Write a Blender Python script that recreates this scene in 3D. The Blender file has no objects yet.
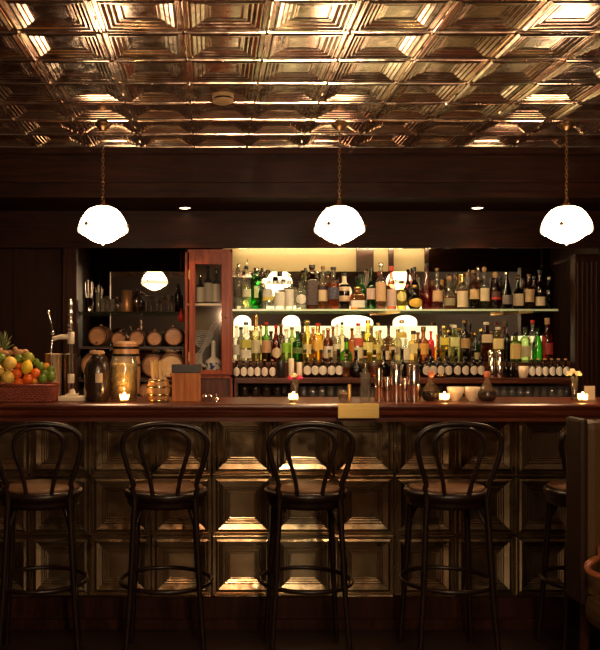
import bpy, bmesh, math, random
from mathutils import Vector, Matrix
random.seed(7)
PI = math.pi
S = bpy.context.scene
COL = S.collection

# ------------------------------------------------------------------ camera, world, lights, exposure
CAM_Z, FPX, PX0, PY0 = 1.43, 849.0, 212.0, 342.0
cd = bpy.data.cameras.new('camera'); cam = bpy.data.objects.new('camera', cd); COL.objects.link(cam)
cam.location = (0, 0, CAM_Z); cam.rotation_euler = (PI/2, 0, 0)
cd.sensor_fit = 'AUTO'; cd.sensor_width = 36; cd.lens = FPX/650*36
cd.shift_x = (300-PX0)/650; cd.shift_y = (PY0-325)/650; cd.clip_start = .05
S.camera = cam
w = bpy.data.worlds.new('night'); S.world = w; w.use_nodes = True
w.node_tree.nodes['Background'].inputs[0].default_value = (.02, .008, .004, 1)
w.node_tree.nodes['Background'].inputs[1].default_value = .1
S.view_settings.view_transform = 'Standard'; S.view_settings.look = 'None'
S.view_settings.exposure = 0.0; S.view_settings.gamma = 1; S.view_settings.use_curve_mapping = False
try:
    S.cycles.max_bounces = 10; S.cycles.transparent_max_bounces = 24; S.cycles.glossy_bounces = 5
    S.cycles.sample_clamp_indirect = 4; S.cycles.caustics_reflective = True; S.cycles.caustics_refractive = False
except Exception: pass
def lamp(name, loc, power, col, rad=.1):
    l = bpy.data.lights.new(name, 'POINT'); l.energy = power; l.color = col; l.shadow_soft_size = rad
    o = bpy.data.objects.new(name, l); COL.objects.link(o); o.location = loc; return o
# the lamps of the room behind the photographer
lamp('room_lamp', (.75, .9, 2.15), 92, (1, .77, .5), .16)
lamp('room_lamp', (.2, .5, 1.75), 52, (1, .58, .32), .05)
lamp('room_lamp', (1.9, .4, 2.15), 2, (1, .6, .35), .13)
lamp('room_lamp', (.6, -1.6, 2.15), 70, (1, .76, .48), .13)

def X(px, Y): return (px-PX0)*Y/FPX
def Z(py, Y): return CAM_Z-(py-PY0)*Y/FPX

# ------------------------------------------------------------------ materials
def newmat(name):
    m = bpy.data.materials.new(name); m.use_nodes = True
    nt = m.node_tree; b = nt.nodes['Principled BSDF']; return m, nt, b
def c4(c): return (c[0], c[1], c[2], 1)
def plain(name, col, rough=.5, metal=0, spec=.5, coat=0, emit=None, es=0, bump=0, bscale=60, var=.0):
    m, nt, b = newmat(name)
    b.inputs['Roughness'].default_value = rough; b.inputs['Metallic'].default_value = metal
    b.inputs['Specular IOR Level'].default_value = spec; b.inputs['Coat Weight'].default_value = coat
    tc = nt.nodes.new('ShaderNodeTexCoord'); no = nt.nodes.new('ShaderNodeTexNoise')
    no.inputs['Scale'].default_value = bscale; no.inputs['Detail'].default_value = 4
    nt.links.new(tc.outputs['Object'], no.inputs['Vector'])
    mx = nt.nodes.new('ShaderNodeMix'); mx.data_type = 'RGBA'
    mx.inputs[6].default_value = c4([max(0, v*(1-var)) for v in col]); mx.inputs[7].default_value = c4([min(1, v*(1+var)) for v in col])
    nt.links.new(no.outputs[0], mx.inputs[0]); nt.links.new(mx.outputs[2], b.inputs['Base Color'])
    if bump:
        bp = nt.nodes.new('ShaderNodeBump'); bp.inputs['Strength'].default_value = bump; bp.inputs['Distance'].default_value = .004
        nt.links.new(no.outputs[0], bp.inputs['Height']); nt.links.new(bp.outputs[0], b.inputs['Normal'])
    if emit:
        b.inputs['Emission Color'].default_value = c4(emit); b.inputs['Emission Strength'].default_value = es
    return m
def wood(name, a, bcol, scale=6, axis='X', rough=.3, coat=.3, stretch=.08, spec=.5):
    m, nt, b = newmat(name)
    tc = nt.nodes.new('ShaderNodeTexCoord'); mp = nt.nodes.new('ShaderNodeMapping')
    sc = [scale*6]*3; sc['XYZ'.index(axis)] = scale*6*stretch; mp.inputs['Scale'].default_value = sc
    nt.links.new(tc.outputs['Object'], mp.inputs[0])
    n = nt.nodes.new('ShaderNodeTexNoise'); n.inputs['Scale'].default_value = 1.3; n.inputs['Detail'].default_value = 7; n.inputs['Distortion'].default_value = 1.2
    nt.links.new(mp.outputs[0], n.inputs['Vector'])
    r = nt.nodes.new('ShaderNodeValToRGB'); r.color_ramp.elements[0].color = c4(a); r.color_ramp.elements[1].color = c4(bcol)
    r.color_ramp.elements[0].position = .35; r.color_ramp.elements[1].position = .68
    nt.links.new(n.outputs[0], r.inputs[0]); nt.links.new(r.outputs[0], b.inputs['Base Color'])
    bp = nt.nodes.new('ShaderNodeBump'); bp.inputs['Strength'].default_value = .08; bp.inputs['Distance'].default_value = .003
    nt.links.new(n.outputs[0], bp.inputs['Height']); nt.links.new(bp.outputs[0], b.inputs['Normal'])
    b.inputs['Specular IOR Level'].default_value = spec if coat > .04 else .12; b.inputs['Roughness'].default_value = rough; b.inputs['Coat Weight'].default_value = coat; b.inputs['Coat Roughness'].default_value = .15
    return m
def tin(name, a, bcol, r0, r1, bst=.25):
    m, nt, b = newmat(name); b.inputs['Metallic'].default_value = 1
    tc = nt.nodes.new('ShaderNodeTexCoord')
    n1 = nt.nodes.new('ShaderNodeTexNoise'); n1.inputs['Scale'].default_value = 3.5; n1.inputs['Detail'].default_value = 5
    n2 = nt.nodes.new('ShaderNodeTexNoise'); n2.inputs['Scale'].default_value = 22; n2.inputs['Detail'].default_value = 3
    for n in (n1, n2): nt.links.new(tc.outputs['Object'], n.inputs['Vector'])
    r = nt.nodes.new('ShaderNodeValToRGB'); r.color_ramp.elements[0].color = c4(a); r.color_ramp.elements[1].color = c4(bcol)
    r.color_ramp.elements[0].position = .35; r.color_ramp.elements[1].position = .65
    nt.links.new(n1.outputs[0], r.inputs[0]); nt.links.new(r.outputs[0], b.inputs['Base Color'])
    mr = nt.nodes.new('ShaderNodeMapRange'); mr.inputs[3].default_value = r0; mr.inputs[4].default_value = r1
    mr.inputs[1].default_value = .3; mr.inputs[2].default_value = .7
    nt.links.new(n2.outputs[0], mr.inputs[0]); nt.links.new(mr.outputs[0], b.inputs['Roughness'])
    bp = nt.nodes.new('ShaderNodeBump'); bp.inputs['Strength'].default_value = bst; bp.inputs['Distance'].default_value = .004
    nt.links.new(n2.outputs[0], bp.inputs['Height']); nt.links.new(bp.outputs[0], b.inputs['Normal'])
    return m
_gl = {}
def glass(tint, body=.16, gl=.12):
    key = (tuple(round(t, 3) for t in tint), body, gl)
    if key in _gl: return _gl[key]
    m = bpy.data.materials.new('tinted_glass'); m.use_nodes = True; nt = m.node_tree; nt.nodes.clear()
    out = nt.nodes.new('ShaderNodeOutputMaterial'); lw = nt.nodes.new('ShaderNodeLayerWeight'); lw.inputs[0].default_value = .35
    mc = nt.nodes.new('ShaderNodeMix'); mc.data_type = 'RGBA'
    mc.inputs[6].default_value = c4(tint); mc.inputs[7].default_value = c4([t**2.6*.6 for t in tint])
    nt.links.new(lw.outputs['Facing'], mc.inputs[0])
    tr = nt.nodes.new('ShaderNodeBsdfTransparent'); nt.links.new(mc.outputs[2], tr.inputs[0])
    df = nt.nodes.new('ShaderNodeBsdfTranslucent'); df.inputs[0].default_value = c4(tint)
    m1 = nt.nodes.new('ShaderNodeMixShader'); m1.inputs[0].default_value = body
    nt.links.new(tr.outputs[0], m1.inputs[1]); nt.links.new(df.outputs[0], m1.inputs[2])
    gs = nt.nodes.new('ShaderNodeBsdfGlossy'); gs.inputs['Roughness'].default_value = .06; gs.inputs[0].default_value = (1, 1, 1, 1)
    mm = nt.nodes.new('ShaderNodeMath'); mm.operation = 'MULTIPLY_ADD'; mm.inputs[1].default_value = .45; mm.inputs[2].default_value = gl*.4
    nt.links.new(lw.outputs['Fresnel'], mm.inputs[0])
    m2 = nt.nodes.new('ShaderNodeMixShader'); nt.links.new(mm.outputs[0], m2.inputs[0])
    nt.links.new(m1.outputs[0], m2.inputs[1]); nt.links.new(gs.outputs[0], m2.inputs[2]); nt.links.new(m2.outputs[0], out.inputs[0])
    _gl[key] = m; return m
_lb = {}
def paper(col, ink=(.05, .03, .02), amount=.5):
    key = (tuple(round(t, 3) for t in col), tuple(ink), amount)
    if key in _lb: return _lb[key]
    m, nt, b = newmat('printed_paper'); b.inputs['Roughness'].default_value = .6
    tc = nt.nodes.new('ShaderNodeTexCoord')
    mp = nt.nodes.new('ShaderNodeMapping'); mp.inputs['Scale'].default_value = (9, 9, 26); mp.inputs['Location'].default_value = (random.random()*9, 0, random.random()*9)
    nt.links.new(tc.outputs['Generated'], mp.inputs[0])
    n = nt.nodes.new('ShaderNodeTexNoise'); n.inputs['Scale'].default_value = 1; n.inputs['Detail'].default_value = 2
    nt.links.new(mp.outputs[0], n.inputs['Vector'])
    r = nt.nodes.new('ShaderNodeValToRGB'); r.color_ramp.elements[0].color = c4(col); r.color_ramp.elements[1].color = c4(ink)
    r.color_ramp.elements[0].position = .5+.1*(1-amount); r.color_ramp.elements[1].position = .85
    nt.links.new(n.outputs[0], r.inputs[0]); nt.links.new(r.outputs[0], b.inputs['Base Color'])
    _lb[key] = m; return m
def emis(name, col, s):
    return plain(name, (.8, .8, .8), .5, emit=col, es=s)

M = {}
M['mahogany'] = wood('mahogany', (.035, .009, .005), (.11, .03, .014), 5, 'X', .35, .05, .08, .25)
M['mahogany_v'] = wood('mahogany_upright', (.035, .009, .005), (.11, .03, .014), 5, 'Z', .35, .05, .08, .25)
M['redwood'] = wood('red_cabinet_wood', (.16, .026, .01), (.34, .07, .026), 5, 'Z', .35, .05, .08, .2)
M['darkwood'] = wood('dark_wood', (.012, .0032, .0014), (.034, .009, .004), 5, 'Z', .5, .03)
M['darkwood_x'] = wood('dark_wood_flat', (.014, .005, .003), (.045, .014, .008), 5, 'X', .4, .2)
M['bent'] = wood('black_bentwood', (.005, .0017, .001), (.014, .0045, .0025), 8, 'Z', .38, .05, .08, .3)
M['fascia'] = wood('dark_fascia_wood', (.009, .0023, .0009), (.028, .007, .0027), 5, 'X', .5, .03)
M['seat'] = plain('brown_leather_seat', (.12, .058, .026), .5, spec=.2, bump=.2, bscale=90, var=.25)
M['leather'] = plain('olive_leather', (.05, .026, .008), .5, spec=.15, bump=.3, bscale=160, var=.2)
M['floor'] = wood('floor_boards', (.008, .003, .0015), (.022, .007, .004), 3, 'X', .5, .05)
M['wall'] = plain('dark_plaster', (.02, .009, .006), .7, bump=.1)
M['wallbrown'] = wood('brown_panel', (.012, .0035, .0017), (.022, .0065, .003), 3, 'Z', .5, .03)
M['cream'] = plain('cream_paint', (.82, .68, .42), .5, var=.05)
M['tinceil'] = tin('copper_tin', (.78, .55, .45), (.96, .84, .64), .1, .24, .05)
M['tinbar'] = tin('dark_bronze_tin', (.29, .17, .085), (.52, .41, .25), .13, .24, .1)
M['brass'] = plain('brass', (.8, .54, .18), .34, 1, bump=.05)
M['oldbrass'] = plain('old_brass', (.24, .13, .055), .35, 1, bump=.1)
M['steel'] = plain('steel', (.78, .68, .6), .13, 1, bump=.03)
M['copper'] = plain('copper_steel', (.72, .48, .36), .14, 1, bump=.03)
M['chrome'] = plain('chrome', (.85, .82, .8), .08, 1)
M['ivory'] = plain('ivory_enamel', (.78, .66, .48), .3, coat=.4)
M['mirror'] = plain('mirror_glass', (.72, .66, .58), .015, 1)
M['black'] = plain('black_plastic', (.012, .01, .01), .35)
M['blackglaze'] = plain('dark_stoneware', (.022, .012, .007), .25, coat=.4, bump=.15, bscale=30, var=.4)
M['oak'] = wood('oak_staves', (.17, .065, .025), (.3, .13, .05), 5, 'Y', .45, .15)
M['oakhead'] = wood('oak_heads', (.36, .16, .07), (.55, .28, .13), 5, 'X', .5, .1)
M['paleoak'] = wood('pale_heads', (.6, .38, .2), (.78, .55, .32), 4, 'X', .5, .1)
M['oakv'] = wood('oak_upright', (.38, .17, .06), (.6, .32, .13), 5, 'Z', .4, .2)
M['hoop'] = plain('iron_hoop', (.035, .03, .028), .4, .8)
M['goldhoop'] = plain('gold_hoop', (.8, .58, .25), .25, 1)
M['ceramic'] = plain('cream_ceramic', (.78, .62, .42), .25, coat=.5)
M['white'] = plain('white_ceramic', (.78, .74, .68), .25, coat=.5)
M['cork'] = plain('cork', (.42, .24, .11), .8, bump=.4, var=.3)
M['gold'] = plain('gold_foil', (.85, .6, .2), .25, 1, bump=.2)
M['red'] = plain('red_plastic', (.55, .02, .015), .4)
M['stick'] = wood('stirrer_wood', (.55, .36, .15), (.75, .53, .26), 8, 'Z', .6, 0)
M['teak'] = wood('teak_box', (.34, .1, .025), (.6, .2, .055), 5, 'Z', .4, .05, .08, .2)
M['wicker'] = plain('wicker', (.24, .05, .026), .5, bump=.5, bscale=140, var=.5)
M['wax'] = plain('candle_wax', (.85, .75, .55), .5)
M['flame'] = emis('flame', (1, .55, .2), 800)
M['lampglass'] = emis('lamp_opal_glass', (1, .6, .3), 75)
M['lampdome'] = emis('lamp_opal_dome', (1, .7, .42), 15)
M['lamprim'] = emis('lamp_opal_rim', (1, .86, .6), 1.5)
M['downlight'] = emis('downlight_bulb', (1, .6, .32), 25)
M['tube'] = emis('tube_lamp', (1, .78, .44), 60)
M['panel'] = emis('glare_panel', (1, .84, .48), 2.6)  # glow of the added panels standing for glare among the lower bottles
M['panel_low'] = emis('glare_strip', (1, .8, .4), 1.35)  # softer glow of the added low strip and small pane, also glare
M['clear'] = glass((.93, .93, .9), .06)
M['shelfglass'] = glass((.9, .95, .9), .03, .1)
M['edge'] = plain('green_glass_edge', (.7, .85, .6), .2, coat=.5)

# ------------------------------------------------------------------ mesh helpers
class MB:
    def __init__(s): s.v = []; s.f = []; s.sm = []
    def add(s, vs, fs, smooth=False):
        o = len(s.v); s.v += [tuple(v) for v in vs]; s.f += [tuple(i+o for i in f) for f in fs]; s.sm += [smooth]*len(fs)
    def box(s, x0, x1, y0, y1, z0, z1, bev=0):
        if not bev:
            vs = [(x0,y0,z0),(x1,y0,z0),(x1,y1,z0),(x0,y1,z0),(x0,y0,z1),(x1,y0,z1),(x1,y1,z1),(x0,y1,z1)]
            s.add(vs, [(0,3,2,1),(4,5,6,7),(0,1,5,4),(1,2,6,5),(2,3,7,6),(3,0,4,7)]); return s
        bm = bmesh.new(); bmesh.ops.create_cube(bm, size=1)
        for v in bm.verts: v.co = Vector(((x0+x1)/2+v.co.x*(x1-x0), (y0+y1)/2+v.co.y*(y1-y0), (z0+z1)/2+v.co.z*(z1-z0)))
        bmesh.ops.bevel(bm, geom=bm.edges[:], offset=bev, segments=2, affect='EDGES', profile=.6)
        bm.verts.index_update(); s.add([v.co[:] for v in bm.verts], [[v.index for v in f.verts] for f in bm.faces]); bm.free(); return s
    def lathe(s, prof, n=20, cx=0, cy=0, cz=0, sq=2.0, sy=1.0, axis='Z', close=True, smooth=True):
        def cs(a):
            c, d = math.cos(a), math.sin(a); k = (abs(c)**sq+abs(d)**sq)**(-1/sq); return c*k, d*k*sy
        ring = [cs(2*PI*i/n+PI/n) for i in range(n)]; vs = []; fs = []
        for r, z in prof:
            for c, d in ring:
                p = (c*r, d*r, z)
                if axis == 'Y': p = (p[0], p[2], p[1])
                elif axis == 'X': p = (p[2], p[0], p[1])
                vs.append((p[0]+cx, p[1]+cy, p[2]+cz))
        m = len(prof)
        for j in range(m-1):
            for i in range(n):
                a, b = j*n+i, j*n+(i+1) % n; fs.append((a, b, b+n, a+n) if axis != 'Y' else (a, a+n, b+n, b))
        s.add(vs, fs, smooth)
        if close:
            s.add(vs[:n], [tuple(range(n))[::-1] if axis != 'Y' else tuple(range(n))]); s.add(vs[-n:], [tuple(range(n)) if axis != 'Y' else tuple(range(n))[::-1]])
        return s
    def tube(s, pts, r, n=8, closed=False, caps=True):
        pts = [Vector(p) for p in pts]; m = len(pts); rs = r if isinstance(r, (list, tuple)) else [r]*m
        vs = []; fs = []; up = None
        for i, p in enumerate(pts):
            t = (pts[(i+1) % m]-pts[i-1]) if closed else (pts[min(i+1, m-1)]-pts[max(i-1, 0)])
            t.normalize()
            if up is None: up = t.orthogonal().normalized()
            else:
                up = up-t*up.dot(t)
                up = up.normalized() if up.length > 1e-6 else t.orthogonal().normalized()
            sd = t.cross(up)
            for k in range(n):
                a = 2*PI*k/n; vs.append(p+(up*math.cos(a)+sd*math.sin(a))*rs[i])
        for j in range(m if closed else m-1):
            for k in range(n):
                a = j*n+k; b = j*n+(k+1) % n; a2 = ((j+1) % m)*n+k; b2 = ((j+1) % m)*n+(k+1) % n; fs.append((a, b, b2, a2))
        s.add(vs, fs, True)
        if caps and not closed: s.add(vs[:n], [tuple(range(n))[::-1]]); s.add(vs[-n:], [tuple(range(n))])
        return s
    def ball(s, c, r, n=12, m=8, scale=(1, 1, 1), rot=None, lump=0):
        vs = []; fs = []
        for j in range(m+1):
            th = PI*j/m
            for i in range(n):
                ph = 2*PI*i/n; p = Vector((math.sin(th)*math.cos(ph)*scale[0], math.sin(th)*math.sin(ph)*scale[1], math.cos(th)*scale[2]))*r
                if lump: p *= 1+random.uniform(-lump, lump)*(0 < j < m)
                if rot: p = rot @ p
                vs.append((p.x+c[0], p.y+c[1], p.z+c[2]))
        for j in range(m):
            for i in range(n):
                a = j*n+i; b = j*n+(i+1) % n; fs.append((a, a+n, b+n, b))
        s.add(vs, fs, True); return s
    def build(s, name, mat, parent=None, loc=None):
        me = bpy.data.meshes.new(name); me.from_pydata(s.v, [], s.f); me.polygons.foreach_set('use_smooth', s.sm)
        if isinstance(mat, str): mat = M[mat]
        me.materials.append(mat); me.update()
        o = bpy.data.objects.new(name, me); COL.objects.link(o)
        if loc: o.location = loc
        if parent: o.parent = parent
        return o
def spline(pts, k=6, closed=False):
    P = [Vector(p) for p in pts]; n = len(P); out = []
    for i in range(n if closed else n-1):
        g = lambda j: P[j % n] if closed else P[max(0, min(n-1, j))]
        a, b, c, d = g(i-1), g(i), g(i+1), g(i+2)
        for t in range(k):
            u = t/k
            out.append(.5*((2*b)+(c-a)*u+(2*a-5*b+4*c-d)*u*u+(3*b-a-3*c+d)*u**3))
    if not closed: out.append(P[-1])
    return out
def tag(o, label, cat, group=None, kind=None):
    o['label'] = label; o['category'] = cat
    if group: o['group'] = group
    if kind: o['kind'] = kind
    return o
def thing(name, loc, label, cat, group=None, rz=0):
    o = bpy.data.objects.new(name, None); COL.objects.link(o); o.location = loc; o.rotation_euler = (0, 0, rz); o.empty_display_size = .05
    return tag(o, label, cat, group)
def struct(mb, name, mat, label=None, cat=None):
    o = mb.build(name, mat); o['kind'] = 'structure'
    if label: tag(o, label, cat)
    return o
def dup(root, loc, label, rz=None):
    r = root.copy(); COL.objects.link(r); r.location = loc; r['label'] = label
    if rz is not None: r.rotation_euler = (0, 0, rz)
    for ch in list(root.children):
        c = ch.copy(); COL.objects.link(c); c.parent = r
        for g in list(ch.children):
            d = g.copy(); COL.objects.link(d); d.parent = c
    return r

# ------------------------------------------------------------------ setting
XL, XR, YB, YM = -2.0, 3.1, -3.0, 6.37
CEIL = 2.57; TW = .305
struct(MB().box(XL, XR, YB, 6.6, -.1, 0), 'floor', 'floor', 'dark boards of the barroom floor', 'floor')
struct(MB().box(XL-.1, XL, YB, 6.6, 0, CEIL+.1), 'wall_left', 'wall', 'dark wall at the left of the bar', 'wall')
struct(MB().box(XR, XR+.1, YB, 6.6, 0, CEIL+.1), 'wall_right', 'wall', 'dark wall at the right of the bar', 'wall')
struct(MB().box(XL-.1, XR+.1, YB-.1, YB, 0, CEIL+.1), 'wall_front', 'wall', 'dark wall behind the photographer', 'wall')
struct(MB().box(XL-.1, XR+.1, 6.4, 6.5, 0, CEIL+.1), 'wall_back', 'wall', 'dark wall behind the back bar', 'wall')

# pressed tin tile: concentric squares (inset fraction, relief)
BPROF = [(0, .030), (.012, .030), (.018, .022), (.03, .022), (.036, .026), (.05, .026), (.056, .022), (.062, .022), (.096, .0258), (.106, .0258), (.188, .0186), (.193, .0186), (.203, .0218),
         (.21, .0218), (.23, .0198), (.235, .0198), (.244, .0222), (.251, .0222), (.269, .0204), (.274, .0204), (.283, .0224), (.29, .0224), (.302, .0214)]
CPROF = [(0, .030), (.012, .030), (.018, .022), (.03, .022), (.036, .026), (.046, .026), (.052, .022), (.06, .022), (.088, .029), (.098, .029), (.105, .0245), (.14, .0215),
         (.146, .0235), (.154, .0235), (.16, .0195), (.195, .016), (.201, .018), (.209, .018), (.215, .014), (.25, .0105), (.256, .013), (.266, .013), (.273, .0095), (.285, .0095), (.291, .012), (.299, .012), (.306, .009), (.33, .0085)]
def tiles(mb, nu, nv, place, tw, amp=1, tilt=.006, prof=None):
    PROF = prof or BPROF
    for iu in range(nu):
        for iv in range(nv):
            ta, tb = random.uniform(-tilt, tilt), random.uniform(-tilt, tilt)
            def P(u, v, h):
                return place((iu+u)*tw, (iv+v)*tw, h*amp+((u-.5)*ta+(v-.5)*tb)*tw*(1 if 0 < u < 1 and 0 < v < 1 else 0))
            vs = []; fs = []
            for e, h in PROF:
                vs += [P(e, e, h), P(1-e, e, h), P(1-e, 1-e, h), P(e, 1-e, h)]
            for j in range(len(PROF)-1):
                for k in range(4):
                    a = j*4+k; b = j*4+(k+1) % 4; fs.append((a, b, b+4, a+4))
            j = (len(PROF)-1)*4; fs.append((j, j+1, j+2, j+3)); mb.add(vs, fs)
            # beads on the seams and a boss at the corner
            for (u, v, r, hh) in ((0, 0, .03, .009), (.47, 0, .014, .007), (.53, 0, .014, .007), (0, .47, .014, .007), (0, .53, .014, .007)):
                vv = [place((iu+u+r*math.cos(PI*q/3))*tw, (iv+v+r*math.sin(PI*q/3))*tw, .030*amp) for q in range(6)]
                vv.append(place((iu+u)*tw, (iv+v)*tw, (.030+hh*.8)*amp))
                mb.add(vv, [(q, (q+1) % 6, 6) for q in range(6)])
mb = MB(); x0 = -.103-7*TW; y0 = 3.122-17*TW
tiles(mb, 18, 24, lambda u, v, h: (x0+u, y0+v, CEIL+.024-h), TW, 1, .008, CPROF)
mb.box(XL, XR, YB, 6.5, CEIL+.045, CEIL+.12)
struct(mb, 'ceiling', 'tinceil', 'glossy copper pressed tin ceiling of square panels', 'ceiling')
# fascia, soffit, valance over the back bar
Yf = 4.955
fm = MB().box(XL, XR, Yf, Yf+.05, 2.27, CEIL+.03)
fm.box(XL, XR, Yf-.02, Yf, CEIL-.045, CEIL-.012).box(XL, XR, Yf-.014, Yf, 2.36, 2.385).box(XL, XR, Yf-.02, Yf, 2.27, 2.30)
struct(fm, 'trim_1', 'fascia', 'dark mahogany fascia with mouldings below the tin ceiling', 'fascia')
struct(MB().box(XL, XR, Yf+.05, 6.4, 2.27, 2.3), 'soffit', 'fascia', 'dark soffit holding the small downlights', 'soffit')
vm = MB().box(XL, XR, 5.44, 5.468, 2.033, 2.27).box(XL, XR, 5.43, 5.44, 2.033, 2.05)
struct(vm, 'trim_2', 'fascia', 'dark mahogany valance board above the bottle shelves', 'valance')
struct(MB().box(X(226, 5.47), X(495, 5.47), 5.468, 5.472, 2.034, 2.269), 'trim_3', 'cream', 'cream board on the back of the valance', 'lining')
for i_, (a, b) in enumerate(((356, 373), (388, 393), (424, 428))):
    struct(MB().box(X(a, 7.27), X(b, 7.27), 5.472, 5.5, 2.034, 2.269), 'trim_%d' % (6+i_), 'darkwood_x', ['broad', 'narrow', 'outer'][i_]+' dark upright behind the valance, seen in the mirror', 'upright')
# dark panelled wall left of the mirror, pilaster right of the shelves
struct(MB().box(XL, X(64, 5.5), 5.5, 5.54, 0, 2.27).box(X(14, 5.5), X(58, 5.5), 5.488, 5.5, 1.15, 2.02), 'wall_panel', 'wallbrown', 'plain brown wood panel behind the fruit basket', 'panelling')
struct(MB().box(X(63, 5.46), X(77, 5.46), 5.44, 5.52, 0, 2.033, .004), 'trim_4', 'darkwood', 'dark upright post at the left of the mirror alcove', 'post')
pm = MB().box(X(574, 5.84), X(601, 5.84), 5.82, 5.9, 0, 2.033, .004)
for k in range(5): pm.tube([(X(578+4.6*k, 5.82), 5.82, .95), (X(578+4.6*k, 5.82), 5.82, 1.98)], .009, 8)
struct(pm, 'trim_5', 'darkwood', 'dark fluted pilaster at the right of the bottle shelves', 'pilaster')
struct(MB().box(X(600, 5.84), XR, 5.84, 5.88, 0, 2.27), 'wall_panel', 'darkwood', 'dark wood panel behind the right candle', 'panelling')
struct(MB().box(-1.05, -1.03, 5.54, 6.37, 0, 2.27).box(2.72, 2.74, 5.9, 6.37, 0, 2.27), 'alcove_sides', 'darkwood', 'dark wood side panels of the back bar alcove', 'panelling')
XA, XC0, XC1, XS1 = -1.02, X(185, 5.5), X(232.5, 5.5), 2.7

# mirror
m = MB().box(XA-.04, XS1+.02, YM, YM+.015, 1.0, 2.26).build('back_bar_mirror', 'mirror'); tag(m, 'wide wall mirror behind the bottles of the back bar', 'mirror')

# ------------------------------------------------------------------ bar counter
YF = 4.25; YN = 4.0; ZC = 1.137
bar = thing('bar_counter', (0, YF, 0), 'long mahogany bar counter fronted with embossed tin panels', 'bar counter')
def bb(mb, name, mat): return mb.build(name, mat, bar, (0, -YF, 0))
ct = MB()
prof = [(4.52, 1.10), (4.52, ZC), (YN+.012, ZC), (YN+.002, ZC-.006), (YN, ZC-.014), (YN+.006, ZC-.024), (YN+.02, ZC-.03), (YN+.022, ZC-.04), (YN+.028, ZC-.052), (YN+.042, ZC-.064), (YN+.06, ZC-.068), (YN+.06, 1.05), (4.3, 1.05), (4.3, 1.10)]
vs = [(XL+.005, y, z) for y, z in prof]+[(XR-.005, y, z) for y, z in prof]; n = len(prof)
ct.add(vs, [(i, (i+1) % n, (i+1) % n+n, i+n) for i in range(n)]); ct.add(vs[:n], [tuple(range(n))[::-1]]); ct.add(vs[n:], [tuple(range(n))])
bb(ct, 'countertop', wood('polished_counter', (.05, .01, .005), (.12, .026, .011), 5, 'X', .33, .08, .08, .35))
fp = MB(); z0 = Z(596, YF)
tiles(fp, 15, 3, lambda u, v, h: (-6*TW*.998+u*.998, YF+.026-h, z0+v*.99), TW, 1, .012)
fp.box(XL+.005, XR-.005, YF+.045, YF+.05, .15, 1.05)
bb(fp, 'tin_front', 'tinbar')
bb(MB().box(XL+.005, XR-.005, YF-.012, YF+.03, 0, z0-.004).box(XL+.005, XR-.005, YF-.03, YF-.012, 0, .05), 'kick_board', 'darkwood')
bb(MB().box(XL+.005, XR-.005, YF+.05, 4.5, 0, 1.05), 'carcass', 'darkwood')
pl = MB().box(X(338, YN), X(379, YN), YN-.004, YN+.03, ZC-.066, ZC+.0015, .001)
pl.box(X(339.5, YN), X(377.5, YN), YN-.0055, YN-.004, ZC-.060, ZC-.02, .0005)
tag(pl.build('brass_plate', 'brass'), 'brass plate on the front edge of the bar counter', 'plate')

# ------------------------------------------------------------------ back bar
bk = thing('back_bar', (1.2, 5.8, 0), 'dark wood back bar with stepped ledges under the bottles', 'back bar')
def kk(mb, name, mat): return mb.build(name, mat, bk, (-1.2, -5.8, 0))
ZL = Z(377.5, 5.6); ZS = Z(362, 5.9); ZB = 1.06; XB0, XB1 = XC1+.012, X(577, 5.5)-.1
XB1 = X(576, 5.5)
kk(MB().box(XA, XB1, 5.36, 5.815, 0, ZB).box(XA, XS1, 5.905, 6.36, 0, ZB), 'base_cabinet', 'mahogany')
kk(MB().box(XB0, XB1, 5.5, 5.79, ZL-.034, ZL, .003), 'ledge', 'mahogany')
kk(MB().box(XB0, XS1, 5.905, 6.3, ZB, ZS, .003).box(XB0, XB1-.01, 5.79, 5.905, ZB, ZS, .003), 'step', 'mahogany')
kk(MB().box(XB0, XB0+.02, 5.5, 5.79, ZB, ZL-.034), 'side_panel', 'mahogany_v')
kk(MB().box(X(300, 5.6)-.07, X(300, 5.6)-.05, 5.5, 5.79, ZB, ZL-.034), 'side_panel', 'mahogany_v')
# glass shelves
XS2 = 2.47
ZU = Z(309, 6.05); ZUL = Z(311.5, 6.05)
sh = thing('glass_shelf', (1.2, 6.2, ZU), 'long glass shelf carrying the upper bottles, right of cabinet', 'shelf', 'glass shelves')
MB().box(XB0-1.2, XS2-1.2, -.14, .16, -.014, 0).build('shelf_pane', 'shelfglass', sh)
MB().box(XB0-1.2, XS2-1.2, -.146, -.14, -.014, 0).build('polished_edge', 'edge', sh)
for px in (392, 524): MB().box(X(px, 6.1)-1.2-.05, X(px, 6.1)-1.2+.05, -.14, .16, -.026, -.014).build('shelf_bracket', 'brass', sh)
s2 = thing('glass_shelf', (-.5, 6.2, ZUL), 'short glass shelf above the oak casks, left of cabinet', 'shelf', 'glass shelves')
MB().box(XA+.5, XC0+.5, -.14, .16, -.014, 0).build('shelf_pane', 'shelfglass', s2)
MB().box(XA+.5, XC0+.5, -.146, -.14, -.014, 0).build('polished_edge', glass((.6, .6, .5)), s2)

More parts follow.
